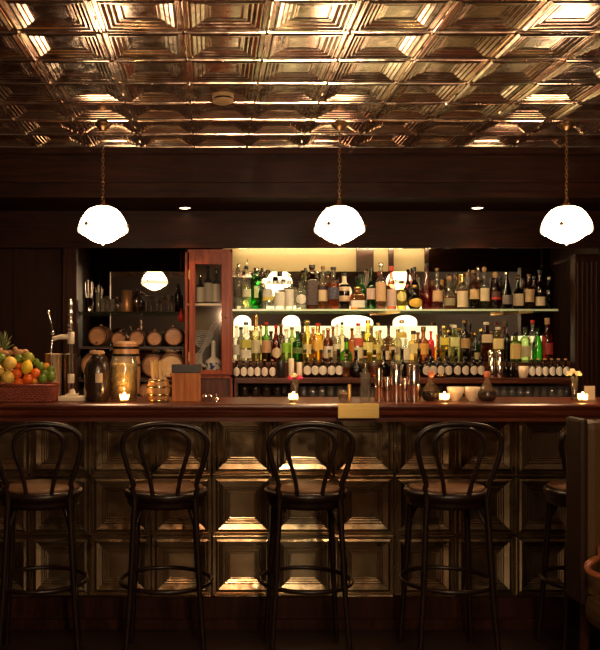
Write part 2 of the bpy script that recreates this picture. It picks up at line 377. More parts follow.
# light behind the valance and added panels that stand for the glare behind the lower bottles
tl = thing('tube_lamp', (.95, 5.56, 2.235), 'warm tube lamp behind the valance, seen in the mirror', 'lamp')
MB().tube([(-.75, 0, 0), (.9, 0, 0)], .013, 10).build('tube', 'tube', tl)
MB().box(-.79, -.75, -.016, .016, -.016, .035).box(.9, .94, -.016, .016, -.016, .035).build('holder', 'ivory', tl)
for (a, b, d) in ((234, 251, 'behind the pale bottles beside the cabinet'), (283, 300, 'behind the dark green gin bottle'), (333, 373, 'behind the bright green flask, widest of the four'), (395, 417, 'behind the steel shakers, rightmost of four')):
    t = thing('glare_panel', (X((a+b)/2, 6.33), 6.33, ZS), 'added glowing panel for the glare '+d, 'panel', 'added glare panels behind the bottles')
    hw = (b-a)/2*6.33/FPX
    hh = ZU-ZS-.035; ol = [(-hw, .012), (hw, .012)]+[(hw*math.cos(a_), hh-.05+.05*math.sin(a_)) for a_ in [PI*q/12 for q in range(13)]]; nn_ = len(ol)
    pa = MB(); pv = [(x_, 0, z_) for x_, z_ in ol]+[(x_, .012, z_) for x_, z_ in ol]
    pa.add(pv, [tuple(range(nn_)), tuple(range(nn_, 2*nn_))[::-1]]+[(i_, i_+nn_, (i_+1) % nn_+nn_, (i_+1) % nn_) for i_ in range(nn_)]); pa.build('pane', 'panel', t); MB().box(-hw, hw, -.008, .03, 0, .012).build('foot', 'brass', t)

for (a, b, z_, d) in ((234, 437, 326, 'added low strip of glare along the wall behind the lower bottles'), (519, 545, 336, 'small added glare panel behind the green bottle at right')):  # both added where the wall shows a pale glow
    t = thing('glare_panel', (X((a+b)/2, 6.29), 6.285, ZS), d, 'panel', 'added glare panels behind the bottles'); hw = (b-a)/2*6.29/FPX
    MB().box(-hw, hw, 0, .012, .006, Z(z_, 6.29)-ZS, .003).build('pane', 'panel_low', t); MB().box(-hw, hw, -.008, .014, 0, .006).build('foot', 'brass', t)

t = thing('added_shelf_light', (X(338, 6.34), 6.342, ZU+.0005), 'slim added light strip along the mirror behind the upper shelf bottles', 'lamp'); hw = 101*6.34/FPX  # added strip that brightens the upper bottles from behind
MB().box(-hw, hw, -.006, .006, .004, .034, .002).build('strip', emis('added_strip_glow', (1, .82, .45), 2.6), t); MB().box(-hw, hw, -.008, .01, 0, .004).build('foot', 'brass', t)

# ------------------------------------------------------------------ display cabinet
YC = 5.5
cab = thing('display_cabinet', ((XC0+XC1)/2, YC, ZB), 'red mahogany display cabinet with a glazed door', 'cabinet')
def cc(mb, name, mat, p=None): return mb.build(name, mat, p or cab, (-(XC0+XC1)/2, -YC, -ZB))
zt, zb_ = 2.03, Z(375, YC)
cc(MB().box(XC0, XC0+.016, YC, 6.35, ZB, zt).box(XC1-.014, XC1, YC, 6.35, ZB, zt).box(XC0, XC1, YC, 6.35, zt-.02, zt).box(XC0, XC1, YC, 6.35, zb_-.02, zb_), 'body', 'redwood')
cc(MB().box(XC0+.017, XC1-.015, 6.0, 6.02, ZB+.001, zt-.021), 'back_panel', plain('olive_lining', (.4, .28, .13), .6))
cc(MB().box(XC0+.016, XC1-.014, YC+.02, YC+.04, ZB, zb_-.02), 'lower_panel', 'mahogany_v')
cc(MB().box(XC0+.016, XC1-.014, YC+.04, 5.99, Z(304.5, 5.7)-.014, Z(304.5, 5.7)), 'shelf', 'ivory')
dx0, dx1, dz0, dz1 = X(189, YC), X(230.5, YC), Z(374.5, YC), Z(252, YC)
gx0, gx1, gz0, gz1 = X(195.3, YC), X(221.5, YC), Z(370, YC), Z(264.5, YC)
dm = MB().box(dx0, gx0, YC-.022, YC, dz0, dz1, .003).box(gx1, dx1, YC-.022, YC, dz0, dz1, .003).box(gx0, gx1, YC-.022, YC, dz0, gz0, .003).box(gx0, gx1, YC-.022, YC, gz1, dz1, .003)
door = cc(dm, 'door', 'redwood')
cc(MB().box(gx0, gx1, YC-.013, YC-.009, gz0, gz1), 'door_glass', glass((.98, .98, .96), 0, .05)).parent = door
door.children[0].location = (0, 0, 0)
kn = MB().ball((gx1+.03, YC-.03, Z(317, YC)), .008).build('knob', 'oldbrass', door)
for zz in (Z(275, YC), Z(357, YC)): MB().box(dx0-.004, dx0+.008, YC-.026, YC-.02, zz-.03, zz+.03).build('hinge', 'oldbrass', door)

# ------------------------------------------------------------------ bottles
# outlines: (z fraction, radius fraction)
OUT = {
 'wine':  [(0, .9), (.01, 1), (.56, 1), (.62, .93), (.68, .72), (.73, .42), (.78, .33), (.97, .3), (1, .33)],
 'tall':  [(0, .9), (.01, 1), (.62, 1), (.68, .92), (.72, .6), (.75, .38), (.97, .34), (1, .37)],
 'taper': [(0, .85), (.01, .95), (.3, 1), (.55, .86), (.75, .5), (.85, .34), (.97, .31), (1, .35)],
 'stout': [(0, .92), (.015, 1), (.64, 1), (.72, .88), (.77, .55), (.8, .4), (.97, .38), (1, .42)],
 'box':   [(0, .93), (.012, 1), (.7, 1), (.755, .9), (.78, .45), (.97, .42), (1, .46)],
 'round': [(0, .6), (.02, .7), (.15, .95), (.3, 1), (.45, .93), (.57, .6), (.63, .33), (.95, .28), (1, .34)],
 'flask': [(0, .8), (.02, .88), (.25, 1), (.45, .97), (.56, .75), (.62, .36), (.96, .3), (1, .35)],
 'neck':  [(0, .9), (.01, 1), (.42, 1), (.5, .85), (.56, .5), (.6, .42), (.98, .36), (1, .38)],
 'mini':  [(0, .9), (.02, 1), (.58, 1), (.68, .82), (.76, .42), (.96, .38), (1, .42)],
}
SQ = {'box': (7, .8), 'flask': (2.4, .6)}
def rad_at(out, f):
    for (a, ra), (b, rb) in zip(out, out[1:]):
        if a <= f <= b: return ra+(rb-ra)*(f-a)/max(1e-6, b-a)
    return out[-1][1]
rows = {}
def bottle(row, px, wpx, top, base_z, Y, shape, tint, desc, label=None, lz=(.12, .5), cap='black', capf=.1, liquid=None, fill=.6, round_label=False, label2=None, spout=False, ink=(.06, .035, .02), lw=1.15, name='bottle', foil=None, cat='bottle'):
    """px/wpx/top: where its centre, width and top stand as seen from the camera's axis at depth Y"""
    R = wpx/2*Y/FPX; H = Z(top, Y)-base_z; x = X(px, Y); out = OUT[shape]; sq, sy = SQ.get(shape, (2.0, 1.0)); nseg = 16 if sq == 2 else 24
    root = thing(name, (x, Y, base_z), desc, cat, rows_group[row])
    root.rotation_euler = (0, 0, random.uniform(-.12, .12))
    Hb = H*(1-capf*.7)
    MB().lathe([(R*r, Hb*f) for f, r in out], nseg, sq=sq, sy=sy).build('glass', glass(tint), root)
    if liquid:
        fr = [(f, r) for f, r in out if f < fill]; fr.append((fill, rad_at(out, fill)))
        MB().lathe([(R*r*.93, Hb*(f if i else .02)) for i, (f, r) in enumerate(fr)], nseg, sq=sq, sy=sy).build('liquid', glass(liquid, .15, .02), root)
    def patch(a, b, mat, nm, rl=False, w=lw):
        vs = []; fs = []; na = 10; nz = 8 if rl else 5
        for j in range(nz+1):
            v = j/nz; f = a+(b-a)*v; half = w
            if rl: half = w*math.sqrt(max(0.02, 1-(2*v-1)**2))
            rr = R*rad_at(out, f)*1.025+.0004
            for i in range(na+1):
                an = -PI/2+half*(2*i/na-1); c, d = math.cos(an), math.sin(an); k = (abs(c)**sq+abs(d)**sq)**(-1/sq)
                vs.append((c*k*rr, d*k*rr*sy-.0003, Hb*f))
        for j in range(nz):
            for i in range(na):
                q = j*(na+1)+i; fs.append((q, q+1, q+na+2, q+na+1))
        mb = MB(); mb.add(vs, fs, True); return mb.build(nm, mat, root)
    if label: patch(lz[0], lz[1], paper(label, ink), 'label', round_label)
    if label2: patch(label2[0], label2[1], paper(label2[2], ink, .3), 'band_label')
    if foil: MB().lathe([(R*rad_at(out, f)*1.05, Hb*f) for f in (.74, .8, .88, .985)], 14, sq=sq if sq > 4 else 2, sy=sy).build('neck_foil', foil, root)
    rc = R*out[-1][1]*1.12; z1 = Hb*.995
    if cap == 'ball': MB().lathe([(rc*.8, z1), (rc*.9, z1+H*.02)], 12).ball((0, 0, z1+H*.02+rc*1.0), rc*1.15, 12, 8).build('stopper', 'cork', root)
    elif cap: MB().lathe([(rc, z1), (rc*1.03, z1+.002), (rc*1.03, H-.002), (rc*.92, H)], 14).build('cap', cap, root)
    if spout: MB().tube([(0, 0, H), (0, 0, H+.02), (.008, -.004, H+.05)], [.004, .0035, .0025], 8).build('pour_spout', 'steel', root)
    rows.setdefault(row, []).append((px, root, desc)); return root
rows_group = {'upper': 'bottles on the upper glass shelf', 'upper_back': 'bottles at the back of the upper shelf', 'lower': 'bottles on the lower step', 'lower_back': 'bottles added at the back of the lower step', 'mid': 'dark necked bottles behind the ledge row',
              'ledge': 'small bottles along the front ledge', 'cabinet': 'bottles in the display cabinet', 'left': 'bottles on the short left shelf'}
rows_where = {'upper': 'on the upper glass shelf', 'upper_back': 'at the back of the upper glass shelf', 'lower': 'on the lower step', 'lower_back': 'added at the back of the lower step', 'mid': 'at the rear of the front ledge', 'ledge': 'on the front ledge', 'cabinet': 'on the cabinet shelf', 'left': 'on the short left shelf'}
CL = (.97, .97, .92); GRN = (.14, .5, .11); DGR = (.06, .2, .05); AMB = (.85, .42, .1); BRN = (.3, .1, .04); RED = (.6, .05, .04); DRK = (.1, .05, .04); YEL = (.95, .85, .35); CRM = (.72, .56, .34); WHT = (.78, .72, .6); TAN = (.55, .33, .17); PINK = (.62, .42, .34)
YU = 6.15
def up(px, w_, top, shape, tint, desc, dy=0, row='upper', **k): bottle(row, px, w_, top, ZU+.0005, YU+dy, shape, tint, desc, **k)
up(238.5, 7, 264, 'tall', (.75, .75, .68), 'smoky clear slim bottle with dark label', .05, label=(.12, .1, .08), lz=(.3, .5), cap='steel')
up(246.5, 9.5, 266, 'tall', CL, 'clear bottle with dark pour spout', -.02, spout=True, liquid=(.9, .93, .75), label=(.6, .62, .42), lz=(.3, .5))
up(256.5, 10.5, 268, 'box', (.1, .48, .12), 'emerald green square bottle with narrow label', 0, label=(.5, .62, .3), lz=(.3, .6), cap='steel', lw=.35)
up(268, 11, 270, 'flask', CL, 'clear bottle with grey and yellow labels', -.01, label=(.6, .58, .5), lz=(.34, .58), label2=(.24, .34, (.75, .6, .1)), cap='black')
up(279.7, 12, 272, 'stout', CL, 'squat clear bottle with round black stopper', 0, label=WHT, lz=(.1, .52), cap='black', capf=.16)
up(289.3, 9, 274, 'stout', CL, 'narrow clear bottle with tall white label', -.02, label=WHT, lz=(.08, .6), cap='steel')
up(301, 10.5, 281, 'stout', CL, 'short clear bottle with white oval label', 0, label=WHT, lz=(.2, .56), round_label=True, label2=(.06, .17, (.3, .3, .25)), cap='black')
up(312, 11.5, 265, 'box', BRN, 'dark brown square bottle with black label', -.01, label=(.04, .02, .02), lz=(.1, .68), ink=(.3, .22, .2), cap='black')
up(323, 10, 266, 'tall', CL, 'whisky bottle with cream label and black band', .01, liquid=AMB, fill=.6, label=CRM, lz=(.2, .48), label2=(.49, .58, (.03, .02, .03)), cap='oldbrass')
up(333.3, 12, 267, 'stout', CL, 'amber whisky bottle with navy label', -.06, liquid=(.9, .36, .06), fill=.68, label=(.03, .03, .06), lz=(.25, .55), ink=(.5, .4, .3))
up(344.3, 11, 273, 'stout', DRK, 'black bottle with cream shoulder and label', .02, label=CRM, lz=(.24, .4), foil='ivory', label2=(.55, .66, CRM))
up(357.5, 13.5, 287, 'box', (.95, .5, .08), 'short orange square bottle with white label', -.04, label=WHT, lz=(.08, .42), cap='gold')
up(371.3, 10.5, 268, 'wine', (.08, .26, .07), 'dark green bottle with pinkish tan label', 0, label=PINK, lz=(.26, .54), cap='black')
up(380.8, 10.5, 263, 'tall', CL, 'tall clear bottle with big tan label', -.06, label=TAN, lz=(.18, .62), cap='steel', liquid=(.85, .55, .4), fill=.55)
up(391.3, 10.5, 266, 'taper', (.75, .35, .25), 'rosy bottle with long pink label', 0, label=PINK, lz=(.08, .52), cap='red', capf=.16)
up(401.5, 9.5, 281, 'stout', YEL, 'short yellow bottle with round yellow label', -.02, label=(.75, .62, .2), lz=(.3, .66), round_label=True, cap='black')
up(414.5, 14, 285, 'round', DRK, 'dark round flask with gold disc label', -.04, label=(.85, .5, .06), lz=(.08, .52), round_label=True, cap='oldbrass', capf=.2)
up(426.7, 11, 263, 'taper', (.85, .5, .45), 'tapered bottle of red liqueur', 0, liquid=(.7, .05, .05), fill=.5, cap='black')
up(437, 10.5, 268, 'wine', CL, 'red liquor bottle with square tan label', -.055, liquid=(.62, .06, .03), fill=.62, label=TAN, lz=(.2, .48), cap='oldbrass')
up(449, 12, 279, 'flask', CL, 'low decanter bottle with khaki label', 0, liquid=AMB, fill=.45, label=(.33, .27, .14), lz=(.14, .4), cap='ball')
up(462, 11.5, 274, 'stout', CL, 'whisky bottle with gold neck', -.03, liquid=AMB, fill=.6, label=CRM, lz=(.06, .55), foil='gold', cap='gold')
up(473.7, 10.5, 270, 'tall', (.7, .4, .25), 'brown bottle with golden cream label', 0, liquid=BRN, fill=.5, label=(.75, .5, .22), lz=(.28, .54), cap='oldbrass')
up(484.2, 10, 269, 'tall', CL, 'clear bottle with cream label and round cork', -.01, liquid=(.4, .18, .06), fill=.58, label=CRM, lz=(.22, .56), cap='ball')
up(495.3, 11, 275.5, 'stout', (.4, .12, .08), 'dark red bottle with red band', 0, label=(.09, .03, .02), lz=(.38, .56), label2=(.31, .38, (.6, .03, .02)), cap='ball')
up(506.5, 11, 272, 'taper', DRK, 'smoky dark bottle with grey label', -.06, label=(.2, .16, .14), lz=(.14, .4), cap='steel')
up(518, 11, 276, 'flask', (.12, .12, .05), 'dark bottle with low cream label', 0, label=CRM, lz=(.12, .5), cap='oldbrass')
up(529, 9.5, 274, 'tall', (.5, .22, .07), 'brown bottle with tall tan label', -.01, label=(.6, .4, .2), lz=(.22, .6), cap='oldbrass')
up(540, 10.5, 270, 'wine', (.25, .06, .04), 'dark red bottle with low cream label', 0, label=CRM, lz=(.1, .34), cap='black')
up(549, 7.5, 277, 'tall', DRK, 'slim black bottle with pale cap', -.03, cap='ivory')
for px, top, tint, d in ((262, 268, (.3, .3, .2), 'dim grey bottle behind emerald one'), (305.5, 268, (.6, .6, .4), 'pale bottle with dark cap'), (317.5, 271, (.75, .7, .5), 'pale bottle with pale cap'), (328, 271, (.7, .5, .3), 'honey bottle with dark cap'), (362, 274, GRN, 'bright green bottle'),
                         (414.5, 267, (.15, .08, .05), 'dark slender bottle'), (456.5, 272, (.6, .5, .3), 'honey tinted bottle'), (467.5, 274, CL, 'clear bottle with round cork'), (478.5, 267, (.7, .6, .5), 'clear bottle with steel cap'), (501, 276, (.3, .2, .12), 'smoky brown bottle'), (534, 276, BRN, 'brown bottle')):
    up(px, 9, top, 'wine', tint, d, .115, row='upper_back', cap='ball' if 'cork' in d else ('steel' if 'steel' in d or 'pale cap' in d else 'black'))

YL = 5.93
def lo(px, w_, top, shape, tint, desc, dy=0, **k): bottle('lower', px, w_, top, ZS+.0005, YL+dy, shape, tint, desc, **k)
lo(236.5, 7, 325, 'tall', CL, 'clear bottle with gold cap', .03, cap='gold', label=WHT, lz=(.2, .5))
lo(246, 10, 322, 'box', CL, 'clear square bottle with yellow green label', -.01, label=(.62, .6, .08), lz=(.38, .6), label2=(.1, .32, (.8, .78, .6)), cap=plain('dark_olive_cap', (.08, .08, .03), .4))
lo(255.8, 9.5, 315, 'tall', (.95, .93, .7), 'tall frosted pale yellow bottle', .01, label=(.75, .7, .45), lz=(.2, .5), liquid=(.95, .92, .7), cap='gold', foil='gold')
lo(266.2, 9.5, 322, 'tall', (.35, .6, .15), 'green shouldered bottle with red cap', -.01, cap='red', label=(.6, .34, .18), lz=(.25, .58), liquid=(.8, .25, .06), fill=.55)
lo(276, 9.5, 325, 'taper', (.35, .07, .05), 'dark red bottle with cream oval label', -.04, label=CRM, lz=(.12, .42), round_label=True, cap='red')
lo(286.3, 10, 329, 'stout', CL, 'clear bottle with bright green label', .02, label=(.3, .6, .04), lz=(.3, .62), liquid=(.8, .9, .5), cap='ivory')
lo(297.5, 10.5, 331, 'tall', (.14, .4, .1), 'dark green gin bottle', -.03, cap='black', label=(.14, .2, .05), lz=(.3, .5))
lo(307.3, 9.5, 320, 'stout', YEL, 'yellow liqueur bottle with gold cap', .02, cap='gold', label=(.85, .7, .3), lz=(.2, .45))
lo(318, 9.5, 323, 'box', (.95, .65, .1), 'amber square bottle with red and gold cap', -.01, label=(.85, .5, .08), lz=(.3, .6), cap='red', foil='gold')
lo(328, 9.5, 328, 'stout', (.5, .2, .08), 'brown bottle with white label', .01, label=WHT, lz=(.12, .5), cap='gold')
lo(337, 8, 324, 'tall', CL, 'clear bottle glowing in front of the panel', .03, cap='ivory', label=(.8, .75, .5), lz=(.3, .5))
lo(346.3, 12.5, 337.5, 'round', (.36, .8, .1), 'bright green round flask', -.05, cap='black', capf=.25)
lo(358.3, 9, 323, 'box', CL, 'square bottle with red and cream label', .02, label=(.75, .62, .4), lz=(.1, .4), label2=(.44, .66, (.6, .1, .05)), cap='red')
lo(368, 10.5, 320, 'stout', (.95, .9, .3), 'lemon yellow bottle with pale cap', -.01, label=(.9, .8, .25), lz=(.25, .5), cap='gold')
lo(377, 8, 331, 'stout', (.9, .85, .5), 'straw coloured short bottle', .02, label=(.8, .66, .2), lz=(.3, .6), cap='ivory')
lo(385, 7.5, 338, 'box', (.6, .45, .25), 'small tan square bottle', -.02, label=CRM, lz=(.1, .5), cap='oldbrass')
lo(392, 7, 337, 'box', (.9, .8, .5), 'small cream square bottle', .02, label=(.8, .6, .3), lz=(.4, .65), cap='gold')
lo(401.5, 9.5, 320, 'box', CL, 'clear square bottle with high gold label', .03, label=(.7, .5, .08), lz=(.62, .76), cap='gold')
lo(406, 7, 339, 'box', CL, 'narrow bottle with cream label', -.05, label=(.8, .7, .5), lz=(.1, .65), cap='ivory')
lo(413.3, 9.5, 330.5, 'box', (.9, .75, .4), 'cream bottle with wide black cap', 0, label=(.8, .66, .25), lz=(.3, .66), cap='black', capf=.16)
lo(423.3, 10.5, 326.5, 'stout', (.6, .3, .1), 'brown bottle with orange label', -.02, label=(.8, .42, .08), lz=(.25, .6), cap='oldbrass', capf=.2)
lo(431, 6, 331, 'box', (.75, .04, .04), 'narrow red bottle', .02, cap='red', label=(.6, .02, .02), lz=(.1, .6))
lo(437.3, 8, 334, 'round', (.95, .6, .12), 'small round orange bottle', -.03, cap='gold')
lo(444.3, 8, 325.5, 'box', (.9, .75, .2), 'amber bottle with lemon yellow label', .02, label=(.85, .7, .08), lz=(.5, .72), cap='gold')
lo(454.3, 9, 325, 'box', (.85, .9, .5), 'pale bottle with lime cream label', 0, label=(.75, .74, .3), lz=(.45, .72), cap='ivory')
lo(464.6, 10, 320, 'stout', (.25, .12, .06), 'dark brown bottle with brown cap', .02, label=(.45, .28, .1), lz=(.35, .6), cap='oldbrass')
lo(475.3, 9.5, 333, 'wine', (.08, .3, .06), 'dark leafy green bottle', -.02, label=(.4, .33, .15), lz=(.1, .35), cap='gold')
lo(486.3, 10.5, 322, 'box', (.5, .15, .05), 'brown bottle with high cream label', .02, label=CRM, lz=(.52, .74), cap='ivory')
lo(498, 10, 327, 'box', (.85, .7, .25), 'golden bottle with big cream label', -.01, label=(.78, .62, .25), lz=(.4, .72), cap='ivory')
lo(506.8, 6.5, 321, 'wine', DRK, 'slim dark brown bottle', .02, cap='black')
lo(515.3, 10.4, 332, 'box', (.3, .4, .1), 'olive bottle with large tan label', -.06, label=(.62, .44, .14), lz=(.12, .66), cap='black', name='bottle')
lo(525.2, 10.5, 327, 'stout', (.7, .85, .5), 'pale green bottle with cream label', .02, label=(.75, .66, .35), lz=(.15, .5), cap='black')
lo(532.5, 8, 320, 'stout', CL, 'clear bottle with red screw cap', .06, cap='red', label=WHT, lz=(.3, .5))
lo(537.4, 10.5, 325.5, 'taper', (.16, .55, .12), 'vivid green long necked bottle', -.03, cap=None)
lo(547.3, 10.5, 318, 'stout', (.6, .08, .05), 'red bottle with cork stopper', .01, cap='cork', capf=.2, label=(.35, .03, .02), lz=(.2, .5))

for px, top, tint, d in ((241, 327, (.5, .5, .4), 'smoky bottle'), (251, 330, (.3, .22, .1), 'brown bottle'), (261, 326, (.75, .7, .45), 'straw tinted bottle'), (271, 331, (.2, .12, .06), 'dark brown bottle'), (281, 324, (.25, .14, .07), 'tall brown bottle'), (292, 327, (.6, .7, .35), 'pale green bottle'),
        (302.5, 321, (.16, .08, .04), 'tall dark bottle'), (313, 327, (.7, .4, .12), 'amber bottle'), (323.5, 330, (.7, .6, .3), 'honey tinted bottle'), (333, 326, (.5, .35, .2), 'tan bottle'), (342, 322, (.85, .8, .6), 'clear bottle'), (352, 328, (.6, .3, .12), 'rusty bottle'), (363, 331, (.3, .16, .07), 'dim brown bottle'),
        (371.5, 325, (.35, .2, .1), 'dusky bottle'), (379.8, 330, (.75, .66, .4), 'sandy bottle'), (388.6, 325, (.3, .18, .08), 'shaded brown bottle'), (397.5, 329, (.8, .75, .5), 'cream tinted bottle'), (418, 332, (.5, .3, .12), 'toffee bottle'), (449, 330, (.3, .2, .1), 'murky brown bottle'), (459.5, 328, (.25, .12, .05), 'cola brown bottle'), (481, 329, (.2, .1, .05), 'black brown bottle'), (492, 331, (.6, .4, .15), 'ochre bottle')):
    bottle('lower_back', px, 8.6, top, ZS+.0005, 6.14, 'tall' if random.random() < .5 else 'stout', tint, d, label=random.choice((CRM, TAN, WHT, None)), lz=(.2, .5), cap=random.choice(('gold', 'black', 'oldbrass')))  # back row added as clutter where dark reflections show behind the bottles
def mi(px, w_, top, tint, desc, **k): bottle('mid', px, w_, top, ZL+.0005, 5.735, 'neck', tint, desc, **k)
for px, t in ((304.8, YEL), (313, (.9, .7, .2)), (321, (.9, .55, .1)), (329.3, (.9, .8, .5))):
    mi(px, 8, 349.5, t, 'yellowish bottle with black cap' if px < 310 else 'golden bottle with black cap' if px < 318 else 'orange bottle with black cap' if px < 325 else 'straw bottle with black cap', cap='black', capf=.16)
for i, px in enumerate((338.5, 347, 356, 365.2, 374.5, 384, 393, 402, 419, 430, 438, 446.5, 456, 464, 473)):
    mi(px, 8.6, 349+random.uniform(-.5, 1), (.09, .05, .04), 'black necked dark bottle', cap='black')
def le(px, w_, top, shape, tint, desc, dy=0, **k): bottle('ledge', px, w_, top, ZL+.0005, 5.6+dy, shape, tint, desc, **k)
for px in (236.6, 243.6, 250.4, 257.2, 264.6, 272.2):
    le(px, 6.3, 359.5, 'mini', (.35, .2, .12), 'small bottle with round white label', label=WHT, lz=(.08, .62), round_label=True, cap='cork', liquid=(.3, .12, .05), fill=.35, lw=1.25)
for px in (307, 314.8, 322.8, 331, 338.6):
    le(px, 7.6, 357, 'mini', (.2, .08, .05), 'dark bottle with round white label', label=WHT, lz=(.14, .62), round_label=True, cap='black', liquid=(.2, .04, .03), fill=.6, lw=1.25)
le(345.8, 8.5, 354, 'stout', CL, 'clear bottle with amber bitters', liquid=(.8, .45, .2), fill=.5, cap='cork')
le(356.2, 10, 357, 'round', DRK, 'dark round bottle', cap='black')
le(365.4, 9, 356, 'stout', (.8, .75, .6), 'pale glass bottle', liquid=(.6, .5, .35), cap='cork')
le(374.3, 8, 355, 'stout', CL, 'clear bottle with orange bitters', liquid=(.85, .4, .1), cap='ivory')
for px in (426, 433, 440.5, 448.3, 456.8, 465, 473.3, 480.5):
    le(px, 7.4, 357, 'mini', (.25, .12, .07), 'brown bottle with round grey label', label=(.52, .45, .36), lz=(.14, .62), round_label=True, cap='black', liquid=(.25, .07, .04), fill=.55, lw=1.2)
for px in (506, 511, 516.5):
    le(px, 5, 360, 'mini', DRK, 'short black bottle', cap='black')
for px in (531.6, 538.2, 545, 551.6, 558.6, 565.5):
    le(px, 6.4, 358.5, 'mini', (.35, .2, .12), 'small bottle with white oval label', label=WHT, lz=(.1, .62), round_label=True, cap='cork', liquid=(.3, .12, .05), fill=.35, lw=1.25)
for px, d in ((200.3, 'bottle with white label, left'), (208, 'bottle with cream label, middle'), (216.5, 'bottle with white label, right')):
    bottle('cabinet', px, 8.6, {200.3: 274, 208: 266, 216.5: 268}[px], Z(304.5, 5.7)+.001, 5.72, 'tall', (.12, .08, .06), d.split(',')[0], label=(.7, .64, .52), lz=(.08, .62), cap='steel' if px < 205 else 'black', capf=.14)
bottle('left', 136.5, 7, 288, ZUL+.0005, 6.15, 'stout', (.5, .3, .2), 'clear brown bottle', cap='black')
bottle('left', 141, 5, 291, ZUL+.0005, 6.22, 'tall', (.4, .3, .3), 'slim smoky bottle', cap='steel')
bottle('left', 178, 6.5, 284, ZUL+.0005, 6.15, 'stout', (.2, .15, .13), 'dark bottle', cap='black')
bottle('left', 117, 5, 297, ZUL+.0005, 6.12, 'mini', (.7, .6, .5), 'little clear bottle', cap='cork')

ORD = 'first second third fourth fifth sixth seventh eighth ninth tenth eleventh twelfth thirteenth fourteenth fifteenth sixteenth seventeenth eighteenth nineteenth twentieth'.split()
for row, lst in rows.items():
    lst.sort(key=lambda t: t[0])
    n = len(lst)
    for i, (px, o, d) in enumerate(lst):
        pos = ('leftmost' if i == 0 else 'rightmost' if i == n-1 else ORD[i]+' from left' if i < n/2 else ORD[n-1-i]+' from right')
        o['label'] = f"{d} {rows_where[row]}, {pos}"

# ------------------------------------------------------------------ other things on the ledge
def lath(name, prof, mat, root, n=20, **k): return MB().lathe(prof, n, **k).build(name, mat, root)
def at(px, Y, z): return (X(px, Y), Y, z)
t = thing('pot', at(281, 5.6, ZL), 'dark pot beside the small round label bottles on ledge', 'pot')
lath('body', [(.022, 0), (.028, .01), (.028, .11), (.026, .115)], 'black', t)
for px, d in ((291.3, 'left'), (299.5, 'right')):
    t = thing('straw_tube', at(px, 5.6, ZL), f'{"taller" if d=="left" else "shorter"} pale straw holder behind the pink flowers on ledge', 'holder', 'pale straw holders')
    lath('tube', [(.017, 0), (.018, .004), (.018, .125 if d == 'left' else .1), (.015, .126 if d == 'left' else .101)], 'ivory', t, 14)
for px, d in ((491.8, 'left, nearer the dark carafe'), (499.6, 'right, beside the short black bottles')):
    t = thing('steel_flask', at(px, 5.6, ZL), 'tall steel canister on the ledge, '+d, 'canister', 'steel canisters on the ledge')
    lath('body', [(.02, 0), (.021, .004), (.021, .15), (.019, .152)], 'steel', t, 18); lath('lid', [(.0225, .1525), (.0225, .178), (.012, .182)], 'steel', t, 18)
t = thing('bowl', at(523, 5.6, ZL), 'beige bowl near the right end of the ledge', 'bowl')
lath('body', [(.022, 0), (.03, .012), (.036, .04), (.038, .075), (.035, .075), (.03, .02), (.0, .014)], 'ceramic', t, 22, close=False)
t = thing('dish', at(441.5, 5.53, ZL), 'small gold dish on the ledge', 'dish'); lath('body', [(.012, 0), (.03, .012), (.032, .02), (.029, .02), (.01, .006), (0, .005)], 'gold', t, close=False)
# glassware in the niche below
ng = glass((.96, .95, .92), .2, .3)
gp = [(.022, 0), (.026, .004), (.031, .075), (.029, .075), (.024, .008), (0, .006)]
i = 0
for rowy, (a, b, st) in enumerate(((303, 346, 9.2), (372, 382, 9), (424, 440, 9), (496, 568, 8))):
    px = a
    while px < b:
        t = thing('tumbler', at(px, 5.6, ZB+.001), 'clear tumbler among the rows of glasses in the niche under the ledge', 'glass', 'tumblers in the niche')
        lath('glass', gp, ng, t, 16, close=False); px += st
        t2 = thing('tumbler', at(px-st/2+1, 5.69, ZB+.001), 'clear tumbler among the rows of glasses in the niche under the ledge', 'glass', 'tumblers in the niche')
        lath('glass', gp, ng, t2, 16, close=False)
for i, px in enumerate((244.5, 255.5, 266.5, 277.5)):
    t = thing('mug', at(px, 5.62, ZB+.001), ORD[i]+' dark mug from the cabinet in the niche below the small bottles', 'mug', 'dark mugs in the niche')
    lath('body', [(.025, 0), (.034, .01), (.036, .06), (.033, .085), (.03, .085), (.03, .02), (0, .01)], 'blackglaze', t, 20, close=False)
    MB().tube(spline([(.035, -.005, .07), (.055, -.01, .06), (.053, -.01, .03), (.034, -.005, .02)]), .005).build('handle', 'blackglaze', t)

# cabinet contents
zc0 = zb_+.001
t = thing('porcelain_decanter', at(213.5, 5.62, zc0), 'white decanter with blue painting on the cabinet floor', 'decanter')
bm_, nt, b = newmat('blue_and_white'); tc = nt.nodes.new('ShaderNodeTexCoord'); no = nt.nodes.new('ShaderNodeTexNoise'); no.inputs['Scale'].default_value = 45
nt.links.new(tc.outputs['Object'], no.inputs['Vector']); r = nt.nodes.new('ShaderNodeValToRGB'); r.color_ramp.elements[0].position = .47; r.color_ramp.elements[1].position = .53
r.color_ramp.elements[0].color = (.03, .05, .25, 1); r.color_ramp.elements[1].color = (.75, .72, .66, 1); nt.links.new(no.outputs[0], r.inputs[0]); nt.links.new(r.outputs[0], b.inputs['Base Color']); b.inputs['Roughness'].default_value = .2
lath('body', [(.04, 0), (.052, .01), (.056, .04), (.055, .075)], bm_, t, 24); lath('shoulder', [(.055, .0755), (.05, .09), (.03, .105), (.016, .115), (.014, .18), (.016, .2)], 'white', t, 20)
lath('stopper', [(.014, .201), (.017, .215), (.006, .225)], 'white', t, 14)
MB().tube(spline([(-.055, 0, .05), (-.075, 0, .065), (-.085, 0, .08)]), [.01]*6+[.008]*7 if False else .009).build('spout', 'white', t)
cbl = MB()
